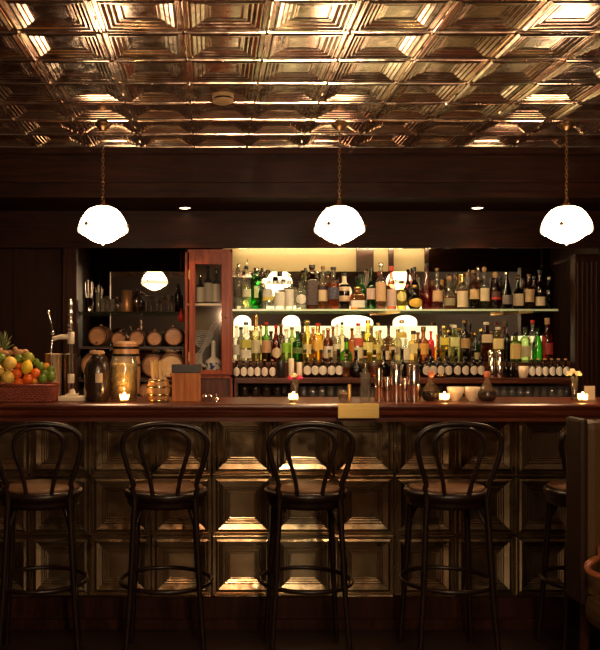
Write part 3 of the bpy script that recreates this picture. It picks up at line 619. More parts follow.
for k in range(5):
    pts = [(X(198, 5.7)+.03+.045*math.cos(a)*(1+.15*k), 5.75+.012*k, Z(343, 5.7)+.035*k*.4+.028*math.sin(a)) for a in [2*PI*q/20 for q in range(20)]]
    cbl.tube(pts, .004, 6, closed=True)
for k in range(3): cbl.tube(spline([(X(197, 5.7), 5.74, Z(362-4*k, 5.7)), (X(203, 5.7), 5.72, Z(352-3*k, 5.7)), (X(212, 5.7), 5.75, Z(333-4*k, 5.7)), (X(220, 5.7), 5.8, Z(322, 5.7))]), .004, 6)
tag(cbl.build('cable_coil', 'white'), 'white coiled cable hanging inside the glazed cabinet', 'cable')
t = tag(MB().box(X(196, 5.9), X(219, 5.9), 5.86, 5.9, zc0, Z(335, 5.9), .003).build('dark_box', 'black'), 'dark box standing behind the white cable in the cabinet', 'box')
tag(MB().box(X(194, 5.8), X(202.5, 5.8), 5.76, 5.84, zc0, Z(353, 5.8), .004).build('towel', 'ivory'), 'folded pale towel at left on the cabinet floor', 'towel')

# ------------------------------------------------------------------ left alcove: glass shelf things and oak casks
def copita(px, d, kind=0):
    t = thing('cocktail_glass', at(px, 6.12, ZUL+.0005), d, 'glass', 'stem glasses on the left shelf')
    gg = glass((.97, .93, .86), .3, .3); lath('base', [(.03, 0), (.03, .002), (.004, .006)], gg, t, 18); lath('stem', [(.004, .006), (.0035, .07)], gg, t, 10)
    lath('bowl', [(.004, .07), (.045, .115), (.044, .116), (.004, .074)], gg, t, 20, close=False)
for px, d in ((146, 'stem glass left of the lamp reflection on the left shelf'), (157, 'middle stem glass of three on the left shelf'), (168.5, 'stem glass at the right of the left shelf')): copita(px, d)
t = thing('copper_tumbler', at(126.7, 6.12, ZUL+.0005), 'tall copper tumbler standing on the left glass shelf', 'cup')
lath('body', [(.034, 0), (.036, .003), (.036, .155), (.033, .155), (.033, .01), (0, .008)], plain('worn_copper', (.6, .3, .12), .4, .6), t, 24, close=False)
t = thing('tool_cup', at(89, 6.1, ZUL+.0005), 'cup of bar tools at the left end of the left shelf', 'cup')
lath('body', [(.03, 0), (.034, .1), (.032, .1), (.027, .01), (0, .008)], 'steel', t, 18, close=False)
for k in range(7):
    a = k*.9; o = MB().tube([(X(89, 6.1)+.012*math.cos(a), 6.1+.012*math.sin(a), ZUL+.012), (X(89, 6.1)+.03*math.cos(a), 6.1+.02*math.sin(a), ZUL+.2+.015*(k % 3))], .003, 6).build('bar_spoon', 'steel')
    tag(o, 'thin steel bar tool standing in the cup on the left shelf', 'spoon', 'bar tools in the cup')
for i, (px, h) in enumerate(((98, .14), (103, .1), (107.5, .085), (112, .09))):
    t = thing('shot_glass', at(px, 6.12, ZUL+.0005), ORD[i]+' slim glass from the tool cup on the left shelf', 'glass', 'slim glasses on the left shelf')
    lath('glass', [(.013, 0), (.016, .004), (.017, h), (.0155, h), (.014, .012), (0, .01)], glass((.97, .93, .86), .3, .3), t, 14, close=False)
t = thing('red_lantern', at(181, 5.75, Z(322, 5.75)), 'small red ornament hanging beside the cabinet', 'ornament')
lath('body', [(.004, 0), (.018, .01), (.02, .04), (.008, .06), (.003, .09)], 'red', t, 14)
MB().tube([(0, 0, .09), (0, 0, 2.27-Z(322, 5.75))], .0012, 5).build('cord', 'black', t)

def cask(px, py, rpx, Y, label, L=.16, head='oakhead', tilt=0, pale=False):
    r = rpx*Y/FPX; t = thing('oak_cask', (X(px, Y), Y, Z(py, Y)), label, 'cask', 'small oak casks on the rack')
    t.rotation_euler = (0, 0, tilt)
    pf = [(r*.8, .02), (r*.82, 0), (r*.93, 0), (r*.95, .005)]+[(r*(.95+.14*math.sin(PI*u/8)), .005+(L-.01)*u/8) for u in range(1, 8)]+[(r*.95, L-.005), (r*.9, L)]
    lath('staves', pf, 'oak', t, 28, axis='Y', close=False)
    lath('head', [(r*.8, .012), (r*.5, .0115), (0, .011)], head, t, 28, axis='Y', close=False)
    lath('head', [(0, L-.012), (r*.88, L-.012)], 'oakhead', t, 28, axis='Y', close=False)
    for y0_, w_ in ((.002, .014), (L*.25, .01), (L*.7, .01), (L-.016, .014)):
        rr = lambda y: r*(.955+.14*math.sin(PI*min(1, max(0, y/L))))*1.005
        lath('hoop', [(rr(y0_), y0_), (rr(y0_)+.0015, y0_), (rr(y0_+w_)+.0015, y0_+w_), (rr(y0_+w_), y0_+w_)], 'hoop', t, 28, axis='Y', close=False)
    MB().lathe([(.006, -.012), (.005, .012)], 10, cz=-r*.6, axis='Y').box(-.003, .003, -.018, -.012, -r*.6-.012, -r*.6+.006).build('tap', 'oldbrass', t)
    MB().lathe([(.008, r*1.07), (.009, r*1.07+.008), (.004, r*1.07+.012)], 12, cy=L*.5).build('bung', 'cork', t); return t
rack = thing('cask_rack', (-.55, 5.7, ZB), 'dark wooden rack holding the small oak casks', 'rack')
ra = Z(346, 5.72)-.004; rb = Z(378.5, 5.66)-.004; cz = ZB
rk = lambda mb, nm: mb.build(nm, 'darkwood_x', rack, (.55, -5.7, -ZB))
rk(MB().box(XA+.02, XC0-.01, 5.74, 5.94, ra-.016, ra), 'upper_board'); rk(MB().box(XA+.02, XC0-.01, 5.62, 5.94, rb-.016, rb), 'lower_board')
rk(MB().box(XA+.02, XA+.035, 5.7, 5.94, ZB, ra), 'side_board'); rk(MB().box(XC0-.025, XC0-.01, 5.7, 5.94, ZB, ra), 'side_board')
for px, rp, tl_, d in ((97, 9.8, -.2, 'leftmost cask of the top row on the rack'), (118, 7.2, -.1, 'second cask from left in the top row'), (136.5, 7.9, -.05, 'middle cask of the top row, above the cream lid'), (154.3, 7.6, .03, 'fourth cask from left in the top row'), (173.5, 9.3, .1, 'rightmost cask of the top row, beside the cabinet')):
    r = rp*5.72/FPX; cask(px, 342+(CAM_Z-(ra+r*1.05))*FPX/5.72, rp, 5.72, d, .17, tilt=tl_)
for px, rp, hd, d, Y in ((93, 13, 'oakhead', 'big pinkish cask at the left of the lower row', 5.66), (153, 12, 'oakhead', 'brown cask half hidden behind the pale headed cask', 5.79), (171, 13, 'paleoak', 'cask with a pale cream head beside the cabinet', 5.6)):
    r = rp*Y/FPX; cask(px, 342+(CAM_Z-(rb+r*1.05))*FPX/Y, rp, Y, d, .14 if Y > 5.75 else .17, head=hd)
for px, rp, d in ((90, 7, 'small cask under the lower board at left'), (145, 7, 'small dim cask right of the popcorn jar, low down')):
    r = rp*5.6/FPX; cask(px, 342+(CAM_Z-(ZB+r*1.05))*FPX/5.6, rp, 5.6, d, .14)
# upright keg
kg = thing('upright_keg', at(126, 5.5, ZB+.001), 'upright oak keg with dark hoops behind the popcorn jar', 'keg')
kz = Z(344, 5.5)-ZB
lath('staves', [(.078, 0)]+[(.078+.016*math.sin(PI*u/8), kz*u/8) for u in range(1, 8)]+[(.078, kz)], 'oakv', kg, 28)
for f in (.08, .62, .8, .93): rr = .078+.016*math.sin(PI*f)+.002; lath('hoop', [(rr, kz*f-.008), (rr+.001, kz*f), (rr-.0003, kz*f+.008)], 'hoop', kg, 28, close=False)
lath('lid', [(.07, kz+.0005), (.072, kz+.012), (.045, kz+.018)], 'paleoak', kg, 28)

# ------------------------------------------------------------------ things on the bar counter
ZT = ZC+.0006
# fruit basket
Yb = 4.2; bx0, bx1 = X(-3, Yb), X(57, Yb); bz1 = Z(384.5, Yb)-ZT
bs = thing('fruit_basket', ((bx0+bx1)/2, Yb, ZT), 'red brown wicker basket heaped with citrus on the bar', 'basket')
hw = (bx1-bx0)/2; wv = MB(); nrow = 9
for j in range(nrow):
    z = .006+(bz1-.012)*j/(nrow-1); g = j/(nrow-1)*.006; pts = []
    ring = [(-hw+.012, -.07), (hw-.012, -.07), (hw-.012, .07), (-hw+.012, .07)]
    for a in range(4):
        p, q = ring[a], ring[(a+1) % 4]; nn = 48 if a % 2 == 0 else 24
        for k in range(nn):
            u = k/nn; s_ = .0042*(1 if (k//2+j) % 2 else -1); x = p[0]+(q[0]-p[0])*u; y = p[1]+(q[1]-p[1])*u
            nx, ny = (0, -1) if a == 0 else (1, 0) if a == 1 else (0, 1) if a == 2 else (-1, 0)
            pts.append((x+nx*(s_+g), y+ny*(s_+g), z))
    wv.tube(pts, .0048, 6, closed=True)
wv.build('weave', 'wicker', bs)
MB().box(-hw+.014, hw-.014, -.066, .066, 0, .03).build('bottom', 'wicker', bs)
MB().tube([(-hw, -.082, bz1), (hw, -.082, bz1), (hw, .082, bz1), (-hw, .082, bz1)], .006, 8, closed=True).build('rim', 'wicker', bs)
def fmat(n, a, bmp=.25): return plain(n, a, .38, bump=bmp, bscale=220, var=.15, coat=.15)
FM = {'grapefruit': fmat('grapefruit_peel', (.82, .55, .1)), 'tangerine': fmat('tangerine_peel', (.8, .13, .01)), 'lemon': fmat('lemon_peel', (.85, .58, .03)), 'lime': fmat('lime_peel', (.12, .2, .015)), 'green_mango': fmat('olive_peel', (.3, .3, .03)), 'orange': fmat('orange_peel', (.85, .32, .03))}
fruits = [('grapefruit', 10, 363, 6.9, -.05, 'upper yellow grapefruit at the left of the basket'), ('grapefruit', 8, 377, 6.9, -.055, 'lower yellow grapefruit at the left of the basket'), ('grapefruit', -2, 371, 6, -.03, 'yellow grapefruit cut by the left edge of the photo'),
 ('tangerine', 17.3, 373.5, 5.1, -.045, 'red tangerine right of the lower grapefruit'), ('tangerine', 18.8, 382.5, 4.9, -.055, 'lowest red tangerine at the basket rim'), ('tangerine', 28.2, 379, 5.5, -.05, 'orange red tangerine under the lemon'), ('tangerine', 35.6, 373.3, 5.1, -.04, 'red tangerine right of the lemon'), ('tangerine', 18.5, 366, 4, -.02, 'red tangerine left of the lemon, mostly hidden'),
 ('lemon', 26.8, 367, 6.2, -.055, 'large yellow lemon in the middle of the heap'), ('green_mango', 28.3, 358, 6.2, -.02, 'large olive green lime on top of the heap'), ('lime', 18.3, 359, 4.7, -.015, 'green lime right of the upper grapefruit'),
 ('lime', 40.3, 366.5, 4.5, -.02, 'dark green lime near the small orange'), ('lime', 42.6, 379, 4.5, -.05, 'lime at the rim right of the tangerines'), ('lime', 51, 376.5, 5.1, -.03, 'large lime at the right end of the basket'), ('lime', 50.5, 370, 4.2, -.01, 'upper lime at the right end of the basket'), ('lime', 44.5, 373.5, 3.6, -.03, 'small lime between the other limes'),
 ('orange', 46.3, 366, 3.4, .0, 'small orange above the limes'), ('orange', 34.3, 381, 3.4, -.04, 'little yellow orange at the basket rim'), ('lime', 36, 362, 3.6, 0, 'dark lime behind the big lemon'), ('lime', 1, 358, 5, .01, 'dark lime behind the upper grapefruit')]
for kind, px, py, rp, dy, d in fruits:
    Y = Yb+dy; r = rp*Y/FPX; mb = MB(); rot = Matrix.Rotation(random.uniform(-.4, .4), 3, 'Y')
    if kind in ('lemon',):
        mb.lathe([(0.0005, -1.28*r), (.16*r, -1.2*r), (.5*r, -.95*r), (.86*r, -.5*r), (.97*r, 0), (.86*r, .5*r), (.5*r, .92*r), (.18*r, 1.15*r), (0.0005, 1.24*r)], 18)
        mb.v = [tuple(Matrix.Rotation(.3, 3, 'Y') @ Vector(v)) for v in mb.v]
    else: mb.ball((0, 0, 0), r, 18, 12, (1, 1, .96 if kind != 'lime' else 1.05), rot)
    root = mb.build(kind if kind != 'green_mango' else 'lime', FM[kind]); root.location = (X(px, Y), Y, Z(py, Y)); tag(root, d, kind if kind != 'green_mango' else 'lime', 'citrus in the basket')
    st = MB().ball((0, -r*.2, r*.9), r*.12, 8, 5).build('stem_end', 'cork', root)
for px, py, d in ((4, 353.5, 'knobbly ginger root at the far left of the heap'), (19, 352.5, 'knobbly ginger root behind the olive green lime')):
    mb = MB(); mb.ball((0, 0, 0), .026, 14, 9, (1.3, .8, .6), lump=.08); mb.ball((.03, 0, .004), .016, 12, 8, (1.2, .8, .8), lump=.08); mb.ball((-.02, .0, .014), .014, 12, 8, (1, .8, 1.1), lump=.08)
    o = mb.build('ginger_root', plain('ginger', (.42, .2, .08), .6, bump=.4, var=.3)); o.location = at(px, Yb+.04, Z(py, Yb+.04)); tag(o, d, 'ginger', 'ginger on the fruit')
Yp = 4.36; pn = thing('pineapple', at(1, Yp, ZT), 'pineapple with spiky crown behind the basket', 'pineapple'); ph = Z(353, Yp)-ZT
fl = MB()
for j in range(9):
    for k in range(12):
        a = 2*PI*(k+.5*(j % 2))/12; f = (j+.5)/9; rr = .055*math.sin(PI*(.12+.76*f))**.6; fl.ball((rr*math.cos(a), rr*math.sin(a), ph*f), .014, 6, 4, (1, 1, .9))
fl.lathe([(.03, 0), (.05, ph*.2), (.055, ph*.5), (.048, ph*.8), (.02, ph)], 18)
fl.build('fruit', plain('pineapple_skin', (.3, .16, .03), .55, bump=.3, var=.4), pn)
lv = MB()
for k in range(26):
    a = k*2.4; le_ = .05+.075*((k % 13)/13); sp = .5*(1-(k/26)); dx, dy = math.cos(a), math.sin(a)
    pts = [Vector((dx*.012, dy*.012, ph-.004)), Vector((dx*(.02+.03*sp), dy*(.02+.03*sp), ph+le_*.55)), Vector((dx*(.025+.09*sp), dy*(.025+.09*sp), ph+le_*(1.05-.3*sp)))]
    lv.tube(spline(pts, 3), [.007, .0075, .007, .006, .0045, .003, .0008], 4)
lv.build('crown', plain('pineapple_leaf', (.1, .12, .035), .5, var=.4), pn)

# steel buckets behind the tap
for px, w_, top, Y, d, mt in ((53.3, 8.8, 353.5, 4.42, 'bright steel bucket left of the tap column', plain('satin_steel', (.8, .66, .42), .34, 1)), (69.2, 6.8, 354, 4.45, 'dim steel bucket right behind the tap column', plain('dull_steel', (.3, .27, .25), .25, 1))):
    t = thing('steel_bucket', at(px, Y, ZT), d, 'bucket', 'steel buckets behind the tap'); R = w_*Y/FPX; H = Z(top, Y)-ZT
    lath('body', [(R*.88, 0), (R*.92, .006), (R, H-.004), (R*1.04, H), (R*.96, H), (R*.88, .012), (0, .01)], mt, t, 26, close=False)
# tap column
Yt = 4.25; t = thing('tap_column', at(72, Yt, ZT), 'slim chrome tap column with side lever on ivory base', 'tap')
k_ = Yt/FPX
MB().box(-12.5*k_, 14.5*k_, -.05, .05, 0, .022, .006).box(-6*k_, 6*k_, -.03, .03, .022, .034, .004).build('base', 'ivory', t)
lath('ferrule', [(4*k_, .034), (3*k_, .05), (2*k_, .058)], 'ivory', t, 16)
zt_ = lambda py: Z(py, Yt)-ZT
MB().tube([(-1*k_, 0, .05), (-1*k_, 0, zt_(330))], 1.9*k_, 14).build('column', 'chrome', t)
for a, b in ((344, 332), (383, 374)):
    MB().lathe([(3.2*k_, zt_(a)), (3.5*k_, zt_(a)+.004), (3.5*k_, zt_(b)-.004), (3*k_, zt_(b))], 16, cx=-1*k_).build('collar', 'ivory', t)
hd = MB()
for py, r in ((328, 2.6), (323.5, 3.3), (318, 2.7), (313, 3.3), (309, 2.4), (304.5, 2.9), (301, 1.9)): hd.ball((-1.8*k_, 0, zt_(py)), r*k_, 12, 8, (1, 1, 1))
hd.tube([(-1*k_, 0, zt_(330)), (-1.8*k_, 0, zt_(301))], 1.3*k_, 8); hd.build('handle', 'chrome', t)
arm = MB().tube(spline([(-3*k_, 0, zt_(337)), (-11*k_, -.01, zt_(337)), (-19*k_, -.014, zt_(339))]), [2.6*k_]*7+[2.2*k_]*5+[1.8*k_], 10).build('arm', 'ivory', t)
MB().tube(spline([(-19*k_, -.014, zt_(333)), (-20.5*k_, -.02, zt_(322)), (-23*k_, -.02, zt_(312))]), 1.1*k_, 8).ball((-19*k_, -.014, zt_(333)), 2.2*k_).ball((-23*k_, -.02, zt_(312)), 1.8*k_).build('lever', 'chrome', t)
MB().tube(spline([(-19*k_, -.014, zt_(340)), (-20*k_, -.018, zt_(352)), (-19.5*k_, -.02, zt_(366)), (-18*k_, -.02, zt_(369))]), 1.0*k_, 8).build('spout', 'chrome', t)
# dark stoneware jar
Yj = 4.2; k_ = Yj/FPX; t = thing('stoneware_jar', at(97, Yj, ZT), 'big dark stoneware jar with a small square label', 'jar')
zj = lambda py: Z(py, Yj)-ZT
lath('body', [(10.5*k_, 0), (12*k_, .01), (12.6*k_, zj(388)), (13*k_, zj(376)), (12.6*k_, zj(369)), (10.5*k_, zj(363)), (7.5*k_, zj(359.5)), (6.2*k_, zj(358)), (6*k_, zj(355.5)), (7.2*k_, zj(354))], 'blackglaze', t, 28)
lath('lid', [(7.6*k_, zj(354)+.0005), (7.8*k_, zj(352.5)), (6.4*k_, zj(350.5))], 'cork', t, 24)
vs = []
for z in (zj(382), zj(372.5)):
    for q in range(7): a = -PI/2+.02+.55*(q/6); rr = 13.15*k_; vs.append((rr*math.cos(a), rr*math.sin(a), z))
mb = MB(); mb.add(vs, [(q, q+1, q+8, q+7) for q in range(6)], True); mb.build('label', paper((.3, .22, .16), (.04, .03, .02), .9), t)
# popcorn jar
Yj = 4.24; k_ = Yj/FPX; t = thing('glass_jar', at(124, Yj, ZT), 'tall glass jar of popcorn between the dark jar and the barrel cup', 'jar'); zj = lambda py: Z(py, Yj)-ZT
lath('glass', [(12.6*k_, 0), (13.4*k_, .008), (13.4*k_, zj(362)), (12*k_, zj(359)), (12*k_, zj(356.5)), (11.4*k_, zj(356.5)), (12.6*k_, zj(363)), (12.8*k_, .012), (0, .01)], 'clear', t, 28, close=False)
pc = MB(); Hp = zj(364)
for k in range(420):
    a = random.uniform(0, 2*PI); rr = 11*k_*math.sqrt(random.uniform(.55, 1)); pc.ball((rr*math.cos(a), rr*math.sin(a), random.uniform(.018, Hp)), random.uniform(.006, .0095), 6, 4, lump=.25)
pc.lathe([(9*k_, .013), (9.5*k_, Hp)], 16)
o = pc.build('popcorn', plain('popcorn', (.8, .52, .17), .6, var=.35, bscale=30)); o.location = t.location; tag(o, 'yellow popcorn filling the tall glass jar', 'popcorn', kind='stuff')
# barrel cup and stirrers
Yj = 4.17; k_ = Yj/FPX; t = thing('barrel_cup', at(158.5, Yj, ZT), 'little oak barrel cup with bright hoops holding wooden stirrers', 'cup'); zj = lambda py: Z(py, Yj)-ZT; H = zj(379)
lath('staves', [(9.5*k_, 0)]+[((9.5+2.2*math.sin(PI*u/8))*k_, H*u/8) for u in range(1, 8)]+[(9.6*k_, H), (8.4*k_, H), (8.2*k_, .012), (0, .01)], 'oakv', t, 26, close=False)
for f in (.06, .32, .66, .94): rr = (9.6+2.2*math.sin(PI*f))*k_+.0005; lath('hoop', [(rr, H*f-.005), (rr+.0012, H*f-.003), (rr+.0012, H*f+.003), (rr, H*f+.005)], 'goldhoop', t, 26, close=False)
for k in range(24):
    a = k*2.399; rr = 6.8*k_*math.sqrt((k+.5)/24); lean = 1.35; h = zj(361)+random.uniform(-.008, .008)
    bxm = MB(); p0 = Vector((rr*math.cos(a)*.9, rr*math.sin(a)*.9, .014)); p1 = Vector((rr*math.cos(a)*lean, rr*math.sin(a)*lean, h))
    w_ = .0028; d_ = .0009; bxm.add([p0+Vector((-w_, -d_, 0)), p0+Vector((w_, -d_, 0)), p0+Vector((w_, d_, 0)), p0+Vector((-w_, d_, 0)), p1+Vector((-w_, -d_, 0)), p1+Vector((w_, -d_, 0)), p1+Vector((w_, d_, 0)), p1+Vector((-w_, d_, 0))], [(0,3,2,1),(4,5,6,7),(0,1,5,4),(1,2,6,5),(2,3,7,6),(3,0,4,7)])
    o = bxm.build('wooden_stirrer', 'stick'); o.location = t.location; tag(o, 'flat pale wooden stirrer standing in the little barrel cup', 'stirrer', 'stirrers in the barrel cup')
# wooden box
Yj = 4.22; k_ = Yj/FPX; t = thing('wooden_box', at(187.5, Yj, ZT), 'upright teak box with a black top left of the cabinet foot', 'box'); zj = lambda py: Z(py, Yj)-ZT
MB().box(-15*k_, 13*k_, -.06, .06, 0, zj(372.5), .002).build('body', 'teak', t); MB().box(-15.4*k_, 13.4*k_, -.063, .063, zj(372.5)+.0003, zj(364.5), .002).build('lid', 'black', t)
# crystal shakers
for px, d in ((204.5, 'small crystal salt cellar next to the teak box'), (210, 'middle small crystal cellar right of the teak box')):
    t = thing('crystal_cellar', at(px, 4.2, ZT), d, 'cellar', 'crystal cellars'); lath('bowl', [(.008, 0), (.014, .01), (.015, .024), (.012, .024), (.008, .01), (0, .008)], 'clear', t, 10, close=False, smooth=False)
    lath('lid', [(.0145, .0245), (.009, .032), (.003, .036)], 'steel', t, 12)
t = thing('dome_bell', at(216.3, 4.2, ZT), 'small steel bell with a knob right of the crystal cellars', 'bell'); lath('dome', [(.018, 0), (.017, .008), (.01, .016), (.003, .02), (.003, .028), (.005, .034), (0.001, .037)], 'steel', t, 18)

# candles
def candle(px, Y, d, h=.042):
    t = thing('votive_candle', at(px, Y, ZT), d, 'candle', 'lit candles on the bar')
    lath('cup', [(.017, 0), (.02, .004), (.024, h), (.0225, h), (.018, .008), (0, .006)], glass((1, .9, .72), .45, .1), t, 18, close=False)
    lath('wax', [(.0165, .0085), (.0185, h*.42)], 'wax', t, 16); MB().tube([(0, 0, h*.42), (0, 0, h*.42+.006)], .0008, 5).build('wick', 'black', t)
    lath('flame', [(.001, h*.42+.005), (.0068, h*.42+.011), (.006, h*.42+.018), (.0015, h*.42+.028), (.0003, h*.42+.033)], 'flame', t, 12)
candle(124.3, 4.09, 'lit candle in a glass cup before the popcorn jar'); candle(293.3, 4.12, 'lit candle in a glass cup below the pink flowers'); candle(444.6, 4.12, 'lit candle in a glass cup left of the cream bowls'); candle(582.5, 4.12, 'lit candle in a glass cup at the right end')
def vase(px, Y, d, df, col, top, pet):
    k_ = Y/FPX; t = thing('flower_glass', at(px, Y, ZT), d, 'vase', 'small flower glasses'); H = Z(top, Y)-ZT
    lath('glass', [(.015, 0), (.017, .003), (.012, .03), (.02, H), (.0185, H), (.0105, .032), (0, .03)], 'clear', t, 18, close=False)
    f = thing('flower_posy', at(px, Y, ZT), df, 'flowers', 'posies on the bar'); mt = plain('petals', col, .6, var=.2); m2 = plain('cream_petals', (.75, .6, .36), .6, var=.2)
    st = MB()
    for q in range(4): st.tube([(0, 0, .036), (.013*math.cos(q*1.7), .01*math.sin(q*1.7), H+.004)], .0015, 5)
    st.build('stems', plain('stem_green', (.35, .36, .12), .6), f)
    for q in range(5):
        c = Vector((.026*math.cos(q*1.26+.4), .016*math.sin(q*1.26+.4), H+.014+.012*(q % 2))); bl = MB()
        for u in range(7): a = u*.9; bl.ball((c.x+.007*math.cos(a), c.y+.007*math.sin(a), c.z+.004*(u % 3)), .0095, 7, 5, (1, 1, .8), lump=.12)
        bl.build('blossom', mt if q % 2 == pet else m2, f)
vase(295.5, 4.3, 'small clear vase behind the centre candle', 'pink and cream flowers behind the centre candle', (.55, .03, .12), 381, 0)
vase(574.5, 4.25, 'small clear vase beside the right candle', 'cream flowers with one pink near the right candle', (.78, .6, .36), 377, 1)
t = thing('card_holder', at(589.5, 4.3, ZT), 'cream folded card standing right of the right candle', 'card'); MB().box(-.026, .026, -.004, .001, .003, .07).box(-.03, .03, -.014, .014, 0, .003).build('card', 'ceramic', t)

# short glasses, shakers, carafes, bowls
t = thing('short_glass', at(343, 4.25, ZT), 'short glass of brown sugar left of the shakers', 'glass'); lath('glass', [(.018, 0), (.022, .004), (.023, .05), (.0215, .05), (.02, .01), (0, .008)], 'clear', t, 18, close=False); lath('sugar', [(.0195, .0105), (.021, .035)], plain('brown_sugar', (.45, .22, .09), .8, bump=.5), t, 16)
t = thing('brass_tube', at(349.5, 4.2, ZT), 'thin upright brass tube left of the shakers', 'tube'); lath('body', [(.008, 0), (.0085, .003), (.0085, .08), (.007, .082)], 'brass', t, 14)
def shaker(px, w_, top, seam, d, mat):
    Y = 4.2; k_ = Y/FPX; t = thing('cocktail_shaker', at(px, Y, ZT), d, 'shaker', 'metal shakers on the bar'); zj = lambda py: Z(py, Y)-ZT; R = w_/2*k_
    lath('lower_tin', [(R*.93, 0), (R*.95, .003), (R*1.0, zj(seam)-.006), (R*1.03, zj(seam)-.004), (R*1.03, zj(seam))], mat, t, 22)
    lath('upper_tin', [(R*.97, zj(seam)+.0004), (R*.84, zj(top)-.004), (R*.78, zj(top))], mat, t, 22)
shaker(378.8, 8.5, 368, 386, 'slim copper toned shaker, leftmost metal shaker', 'copper'); shaker(396, 12.5, 364, 384, 'tall steel shaker in the middle of the shakers', 'steel'); shaker(413.8, 13.5, 364, 384, 'tallest wide steel shaker next to the dark carafe', 'steel')
shaker(387.3, 7, 377, 390, 'small copper jigger between the copper and steel shakers', 'copper'); shaker(404.9, 6.6, 378, 390, 'small copper jigger between the two steel shakers', 'copper')
t = thing('mixing_glass', at(365.2, 4.22, ZT), 'cut crystal mixing glass left of the shakers', 'glass'); lath('glass', [(.024, 0), (.026, .004), (.028, .05), (.024, .09), (.026, .14), (.0245, .14), (.022, .09), (.024, .02), (0, .016)], 'clear', t, 12, close=False, smooth=False); MB().ball((0, 0, .152), .012, 10, 6).build('stopper', 'clear', t)
def carafe(px, d):
    Y = 4.2; k_ = Y/FPX; t = thing('carafe', at(px, Y, ZT), d, 'carafe', 'dark carafes with stoppers')
    of = [(.025, 0), (.037, .006), (.046, .025), (.044, .045), (.032, .066), (.02, .084), (.012, .104), (.0105, .118)]
    lath('glass', of, glass((.85, .7, .55)), t, 24); lath('drink', [(r*.95, max(z, .003)) for r, z in of[:4]]+[(.039, .05)], glass((.14, .02, .015), .1), t, 24)
    lath('stopper', [(.0105, .1185), (.015, .124), (.014, .142), (.007, .148)], plain('orange_wood', (.5, .13, .05), .5), t, 14)
carafe(431, 'round carafe of dark drink between the shakers and candle'); carafe(487, 'round carafe of dark drink right of the cream bowls')
for px, d in ((455.5, 'left of two cream bowls beside the candle'), (472, 'right of two cream bowls, beside the carafe')):
    t = thing('cream_bowl', at(px, 4.24, ZT), d, 'bowl', 'cream bowls'); lath('body', [(.018, 0), (.02, .005), (.03, .016), (.04, .04), (.042, .068), (.0395, .068), (.036, .04), (.026, .02), (0, .014)], 'ceramic', t, 26, close=False)

# ------------------------------------------------------------------ lamps
def pendant(px, d):
    Y = 4.4; k_ = Y/FPX; zc = lambda py: Z(py, Y); t = thing('pendant_lamp', (X(px, Y), Y, CEIL), d, 'lamp', 'opal glass pendant lamps')
    zz = lambda py: zc(py)-CEIL
    lath('canopy', [(.045, -.009), (.045, -.014), (.03, -.03), (.012, -.045)], 'oldbrass', t, 20)
    ch = MB(); z = -.04; i = 0; zend = zz(204)
    while z > zend:
        pts = []
        for q in range(10):
            a = 2*PI*q/10; u = .0065*math.cos(a); pts.append((u if i % 2 else 0, 0 if i % 2 else u, z-.012+.013*math.sin(a)))
        ch.tube(pts, .0018, 5, closed=True); z -= .0205; i += 1
    ch.build('chain', 'oldbrass', t)
    lath('fitter', [(.006, zz(199.5)), (.014, zz(201)), (.012, zz(203)), (.03, zz(204.5)), (.043, zz(207)), (.043, zz(209))], 'oldbrass', t, 22)
    pr = [(9, 207.2), (14, 209.5), (17.5, 213), (20.5, 217.5), (22.8, 222), (24, 226)]
    low = [(21.5, 234), (18, 235.6), (14.5, 238.2), (10, 241), (5, 242.8), (1, 243.2)]
    sd = lath('shade', [(r*k_, zz(p)) for r, p in pr], 'lampdome', t, 36, close=False)
    rim = MB(); n = 48; vs = []; fs = []
    for j, (r, p) in enumerate(((24, 226), (24.9, 228), (24.9, 231), (24, 232.8), (21.5, 234))):
        for i in range(n):
            a = 2*PI*i/n; wv_ = (1+.02*math.cos(a*8)) if j in (1, 2, 3) else 1; vs.append((r*k_*wv_*math.cos(a), r*k_*wv_*math.sin(a), zz(p)))
    for j in range(4):
        for i in range(n): fs.append((j*n+i, j*n+(i+1) % n, (j+1)*n+(i+1) % n, (j+1)*n+i))
    rim.add(vs, fs, True); rim.build('shade_rim', 'lamprim', t)
    lath('bowl', [(r*k_, zz(p)) for r, p in low], 'lampglass', t, 36, close=False)
    lath('finial', [(.004, zz(243.1)), (.008, zz(244)), (.006, zz(245)), (.001, zz(245.8))], 'lamprim', t, 12)
    for q in range(3):
        a = -PI/2-.58+q*2*PI/3; MB().ball((24.9*k_*math.cos(a), 24.9*k_*math.sin(a), zz(226)), .0095, 10, 6).build('thumb_screw', 'oldbrass', t)
pendant(103, 'left lit opal pendant lamp above the popcorn jar'); pendant(339.5, 'middle lit opal pendant lamp above the brass plate'); pendant(566.5, 'right lit opal pendant lamp above the right candle')
def downlight(px, d):
    Y = 5.3; t = thing('downlight', (X(px, Y), Y, 2.27), d, 'lamp', 'small soffit downlights')
    lath('trim_ring', [(.034, -.004), (.034, 0), (.05, 0), (.046, -.005), (.034, -.006)], 'oldbrass', t, 22, close=False)
    lath('bulb', [(.034, -.0035), (.02, -.006), (0.001, -.007)], 'downlight', t, 18, close=False)
    l = bpy.data.lights.new('downlight_beam', 'SPOT'); l.energy = 12; l.color = (1, .45, .22); l.spot_size = 1.5; l.spot_blend = .8; l.shadow_soft_size = .02
    o = bpy.data.objects.new('downlight_beam', l); COL.objects.link(o); o.parent = t; o.location = (0, 0, -.02)
downlight(185, 'left small downlight in the dark soffit'); downlight(331.5, 'small downlight in the soffit behind the middle pendant'); downlight(477.5, 'right small downlight in the dark soffit')
Yd = 1.14*FPX/(342-92); t = thing('smoke_detector', (X(223, Yd), Yd, CEIL), 'round pale smoke detector on the tin ceiling', 'smoke detector')
